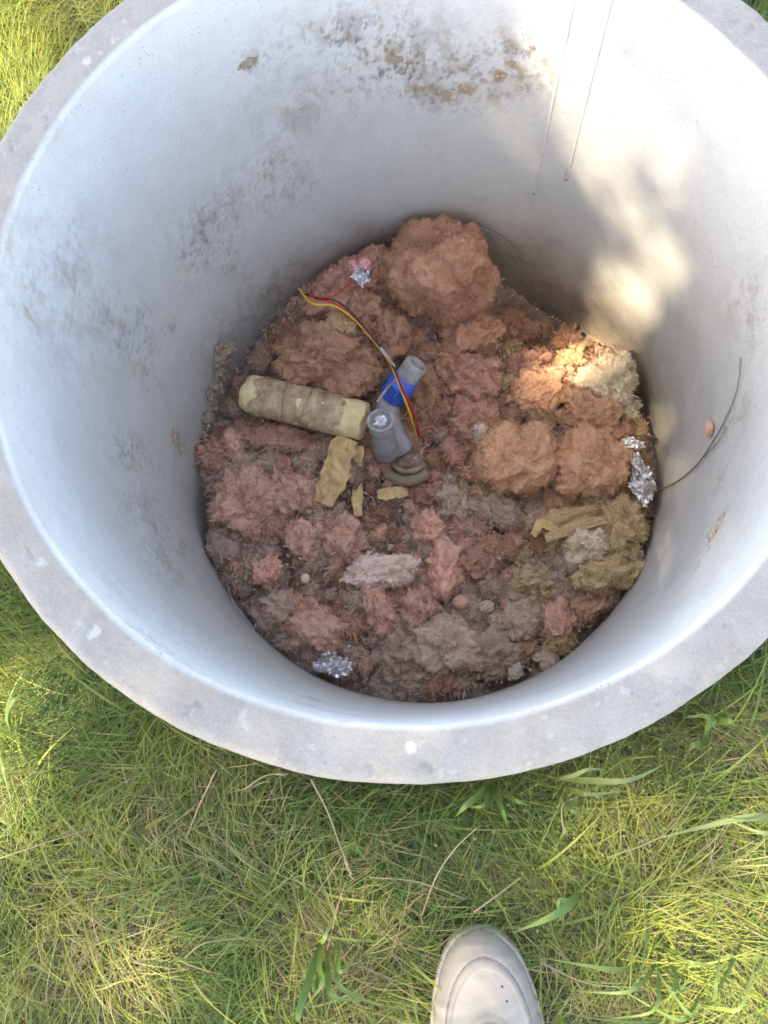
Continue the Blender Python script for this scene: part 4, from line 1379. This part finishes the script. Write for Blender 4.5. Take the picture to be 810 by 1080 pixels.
# ------------------------------------------------------------------ the shoe at the bottom edge
def build_shoe():
    toe = at(503, 975, .025)
    heel_dir = at(513, 1080, .05) - toe
    yaw = atan2(heel_dir[1], heel_dir[0])
    root = empty('shoe', (toe[0], toe[1], .004))
    root.rotation_euler = (0, 0, yaw)          # local +x runs from toe to heel
    tag(root, 'off white leather lace-up shoe standing on the grass at the bottom edge', 'shoe')
    L = .295
    n, k = 220, 130
    s = np.linspace(0, 1, n)
    def ip(xs, ys):
        return np.interp(s, xs, ys)
    X = L * (1 - np.cos(np.clip(s * 1.0, 0, 1) * pi)) / 2
    f = X / L
    def prof(xs, ys):
        return np.interp(f, xs, ys)
    # plan half widths left and right of the axis (outer side is the +y side here)
    wl = prof([0, .004, .015, .04, .08, .14, .22, .34, .5, .65, .8, .9, .96, .99, 1], [0, .009, .018, .026, .034, .042, .049, .055, .050, .044, .041, .038, .030, .018, 0])
    wr = prof([0, .004, .015, .04, .08, .14, .22, .34, .5, .65, .8, .9, .96, .99, 1], [0, .008, .016, .025, .035, .043, .050, .056, .048, .041, .040, .037, .030, .018, 0])
    sole_t = .028
    # sole: rounded slab
    def ring(width_off, z, inset=0):
        a = np.concatenate([np.stack([X, -(wl + width_off), np.zeros(n)], 1), np.stack([X, wr + width_off, np.zeros(n)], 1)[::-1][1:-1]])
        c = np.array([L * .5, 0, 0])
        a = c + (a - c) * (1 - inset)
        a[:, 2] = z
        return a
    rows = [ring(0, 0, .04), ring(.001, .002, .012), ring(.003, .006, .0), ring(.003, .012, 0), ring(.0018, .0135, 0), ring(.003, .015, 0), ring(.0028, sole_t - .003, 0), ring(.001, sole_t, .004), ring(-.004, sole_t, .03)]
    m = len(rows[0])
    V = np.vstack(rows + [np.array([[L * .5, 0, 0], [L * .5, 0, sole_t]])])
    V[:, 2] += .012 * np.clip(1 - V[:, 0] / (.3 * L), 0, 1) ** 2        # toe spring
    Q = grid_faces(len(rows), m, True)
    T = [(len(V) - 2, (i + 1) % m, i) for i in range(m)] + [(len(V) - 1, (len(rows) - 1) * m + i, (len(rows) - 1) * m + (i + 1) % m) for i in range(m)]
    obj('sole', mesh_data('sole', V, [Q, np.array(T)], MAT['shoe_sole']), root)
    # upper
    H = prof([0, .01, .03, .07, .12, .2, .28, .36, .46, .56, .66, .8, .92, 1], [.004, .014, .024, .034, .040, .046, .055, .066, .082, .094, .094, .086, .084, .076])
    e = prof([0, .1, .3, .5, .7, 1], [2.6, 2.5, 2.3, 2.1, 2.2, 2.6])
    th = np.linspace(0, pi, k)
    V = np.zeros((n, k, 3))
    fx = np.zeros((n, k)); 
    for i in range(n):
        c, sn = np.cos(th), np.sin(th)
        wdt = np.where(c > 0, wr[i], wl[i])
        V[i, :, 0] = X[i]
        V[i, :, 1] = np.sign(c) * np.abs(c) ** (2 / e[i]) * (wdt - .001)
        V[i, :, 2] = sole_t - .003 + np.abs(sn) ** (2 / e[i]) * H[i]
    V[..., 2] += .012 * np.clip(1 - V[..., 0] / (.3 * L), 0, 1) ** 2
    x, y = V[..., 0], V[..., 1]
    # overlay panels: raised round the toe box and along the throat
    d1 = np.hypot((y - .002) / .039, np.clip(.105 - x, 0, 1) / .078) - 1
    toebox = smooth(-.02, .02, d1)                       # 1 outside the toe box window
    lift = .0014 * toebox
    d2 = np.hypot((y - .001) / .030, np.clip(.116 - x, 0, 1) / .046) - 1
    throat = smooth(.03, -.03, d2)
    rim_th = np.exp(-(d2 / .10) ** 2) * (x > .055)
    lift += .0022 * rim_th - .004 * throat
    lift += -.0016 * np.exp(-((d1 - .10) / .025) ** 2)    # stitching groove
    zz = V.reshape(-1, 3)
    nrm = zz - np.column_stack([zz[:, 0] + .01, np.zeros(len(zz)), np.full(len(zz), .02)])
    nrm /= np.linalg.norm(nrm, axis=1)[:, None]
    crease = .0009 * np.sin(x * 2 * pi / .016 + 5 * y / .05) * smooth(.05, .07, x) * smooth(.12, .10, x)
    wob = .0012 * fbm(zz * 28, 3, 7)
    zz = zz + nrm * (lift.ravel() + crease.ravel() + wob)[:, None]
    Q = grid_faces(n, k)
    cx = zz[Q].mean(1)
    opening = (np.abs(cx[:, 1]) < .026) & (cx[:, 0] > .175) & (cx[:, 0] < .278) & (cx[:, 2] > .07)
    Q = Q[~opening]
    xc, yc = cx[~opening][:, 0], cx[~opening][:, 1]
    dd = np.hypot((yc - .002) / .039, np.clip(.105 - xc, 0, 1) / .078) - 1
    dt = np.hypot((yc - .001) / .030, np.clip(.116 - xc, 0, 1) / .046) - 1
    mi = np.where((np.abs(dd - .115) < .016), 2, np.where((dd > 0) | ((np.abs(dt) < .14) & (xc > .055)), 1, 0))
    obj('upper', mesh_data('upper', zz, Q, [MAT['shoe_leather'], MAT['shoe_overlay'], MAT['shoe_seam']], mi), root)
    # inside
    V, Qd = lathe([(.001, .03), (.024, .032), (.026, .06), (.024, .085)], 24, (.225, 0, 0), (0, 0, 1))
    V[:, 0] = .225 + (V[:, 0] - .225) * 1.9
    obj('lining', mesh_data('lining', V, Qd, MAT['shoe_dark']), root)
    # tongue
    tn, tk = 24, 11
    A, B = np.meshgrid(np.linspace(.080, .190, tn), np.linspace(-1, 1, tk), indexing='ij')
    hz = np.interp(A / L, [0, .2, .28, .36, .46, .56, .66], [.03, .046, .055, .066, .082, .094, .112])
    V = np.stack([A, B * .024, sole_t - .003 + hz - .004 * B ** 2 + .0008], 2).reshape(-1, 3)
    obj('tongue', mesh_data('tongue', np.vstack([V, V - [0, 0, .003]]), np.vstack([grid_faces(tn, tk), grid_faces(tn, tk)[:, ::-1] + tn * tk]), MAT['shoe_leather']), root)
    # laces
    for i in range(6):
        xx = .092 + i * .016
        hz = float(np.interp(xx / L, [0, .2, .28, .36, .46, .56, .66], [.03, .046, .055, .066, .082, .094, .100])) + sole_t - .002
        P = [(xx + .003, -.029, hz - .012), (xx, -.018, hz + .002), (xx, 0, hz + .0035), (xx, .018, hz + .002), (xx + .003, .030, hz - .012)]
        S = spline(P, 20)
        V, Q, T = tube(S, .0028, 8)
        V[:, 2] = np.repeat(S[:, 2], 8).tolist() + [S[0][2], S[-1][2]] + (V[:, 2] - np.array(np.repeat(S[:, 2], 8).tolist() + [S[0][2], S[-1][2]])) * .5
        obj('lace', mesh_data('lace', V, [Q, T], MAT['shoe_lace']), root)
    # punched vent holes on the toe box
    for (xx, yy) in [(.044, .018), (.056, .021)]:
        j = np.argmin(np.hypot(zz[:, 0] - xx, zz[:, 1] - yy) + (zz[:, 2] < .04))
        V, Q = lathe([(.0001, .0006), (.0010, .0006), (.0014, -.001)], 10, zz[j], nrm[j])
        obj('vent_hole', mesh_data('vent_hole', V, Q, MAT['shoe_dark']), root)
build_shoe()

# ------------------------------------------------------------------ the tree that shades the place (it stands up-sun, out of the frame)
def build_tree():
    g = np.random.default_rng(31)
    root = empty('shade_tree', (-3.1, -1.8, 0))
    tag(root, 'leafy tree standing up-sun of the well, its crown throwing dappled shade', 'tree')
    rp = np.array([-3.1, -1.8, 0])
    C = -SD * 5.6 + np.array([-.05, -.1, .1]) - rp          # centre of the crown, relative to the trunk's foot
    tr = spline([(0, 0, -.1), (.05, .03, 1.2), (-.05, .02, 2.4), (C[0] * .6, C[1] * .6, 3.4), C + [0, 0, .6]], 30)
    tube_obj('trunk', tr, np.linspace(.15, .035, 30), MAT['bark'], root, 14)
    for i in range(16):
        a, h = 2.4 * i, .35 + .6 * i / 16
        s = tr[int(29 * h)]
        e = C + np.array([cos(a) * 2.3, sin(a) * 2.3, g.uniform(-.9, 1.2)])
        tube_obj('limb', spline([s, (s + e) / 2 + [0, 0, .15], e], 12), np.linspace(.04, .008, 12), MAT['bark'], root, 7)
    # gaps in the crown: (u, v) = where a sunray through it meets the level of the rim
    gaps = [(.13, .36, .11, .80), (.00, .35, .09, .78), (-.06, .27, .08, .74), (.05, .25, .08, .86), (.17, .22, .07, .85), (.12, .12, .05, .8), (.04, .16, .08, .82),
            (.08, .05, .08, .88), (-.01, .03, .09, .88), (-.11, -.04, .10, .90), (-.22, -.13, .12, .93), (-.09, -.17, .08, .90), (.02, -.08, .06, .8), (-.28, -.22, .10, .88), (-.33, -.05, .06, .6),
            (0, -.72, .55, .76), (-.4, -.6, .3, .72), (-.60, -.38, .13, 1), (-.60, -.52, .17, 1), (-.56, -.72, .14, .96), (-.95, -.55, .25, 1), (-.75, -.95, .22, .9), (-.70, .40, .25, 1), (-.95, 0, .25, .9), (-.6, .75, .25, 1),
            (.20, -.74, .11, .92), (.36, -.68, .14, .94), (.12, -.62, .07, .92), (.28, -.52, .07, .88), (-.24, -.80, .13, .9), (-.38, -.80, .10, .96),
            (-.01, -.80, .10, .9), (.62, .30, .18, .8), (.5, .6, .2, .8), (0, 1.0, .4, .9), (.9, -.2, .4, .8)]
    nl = 190000
    # leaves hang in sprays through the crown
    ns = 6000
    d = g.normal(size=(ns, 3)); d /= np.linalg.norm(d, axis=1)[:, None]
    sp = d * (g.uniform(size=(ns, 1)) ** .4) * [3.0, 3.0, 2.2]
    lp = sp[g.integers(0, ns, nl)] + g.normal(size=(nl, 3)) * .12
    W = lp + C + rp
    tt = (ZR - W[:, 2]) / SD[2]
    UV = W + SD * tt[:, None]
    lit = np.zeros(nl)
    for u, v, r, s in gaps:
        lit = np.maximum(lit, s * smooth(1.25, .75, np.hypot(UV[:, 0] - u, UV[:, 1] - v) / r))
    keepm = g.uniform(size=nl) > lit * 1.02
    lp = lp[keepm]
    n = len(lp)
    u = g.normal(size=(n, 3)); u[:, 2] = u[:, 2] * .5 - .3; u /= np.linalg.norm(u, axis=1)[:, None]
    v = g.normal(size=(n, 3)); v -= u * (u * v).sum(1)[:, None]; v /= np.linalg.norm(v, axis=1)[:, None]
    s = g.uniform(.028, .044, (n, 1))
    c = lp + C
    V = np.stack([c - u * s, c - v * s * .5, c + u * s * 1.2, c + v * s * .5], 1).reshape(-1, 3)
    me = mesh_data('crown', V, np.arange(n * 4).reshape(-1, 4), MAT['tree_leaf'], smooth_=False)
    obj('crown', me, root)
build_tree()
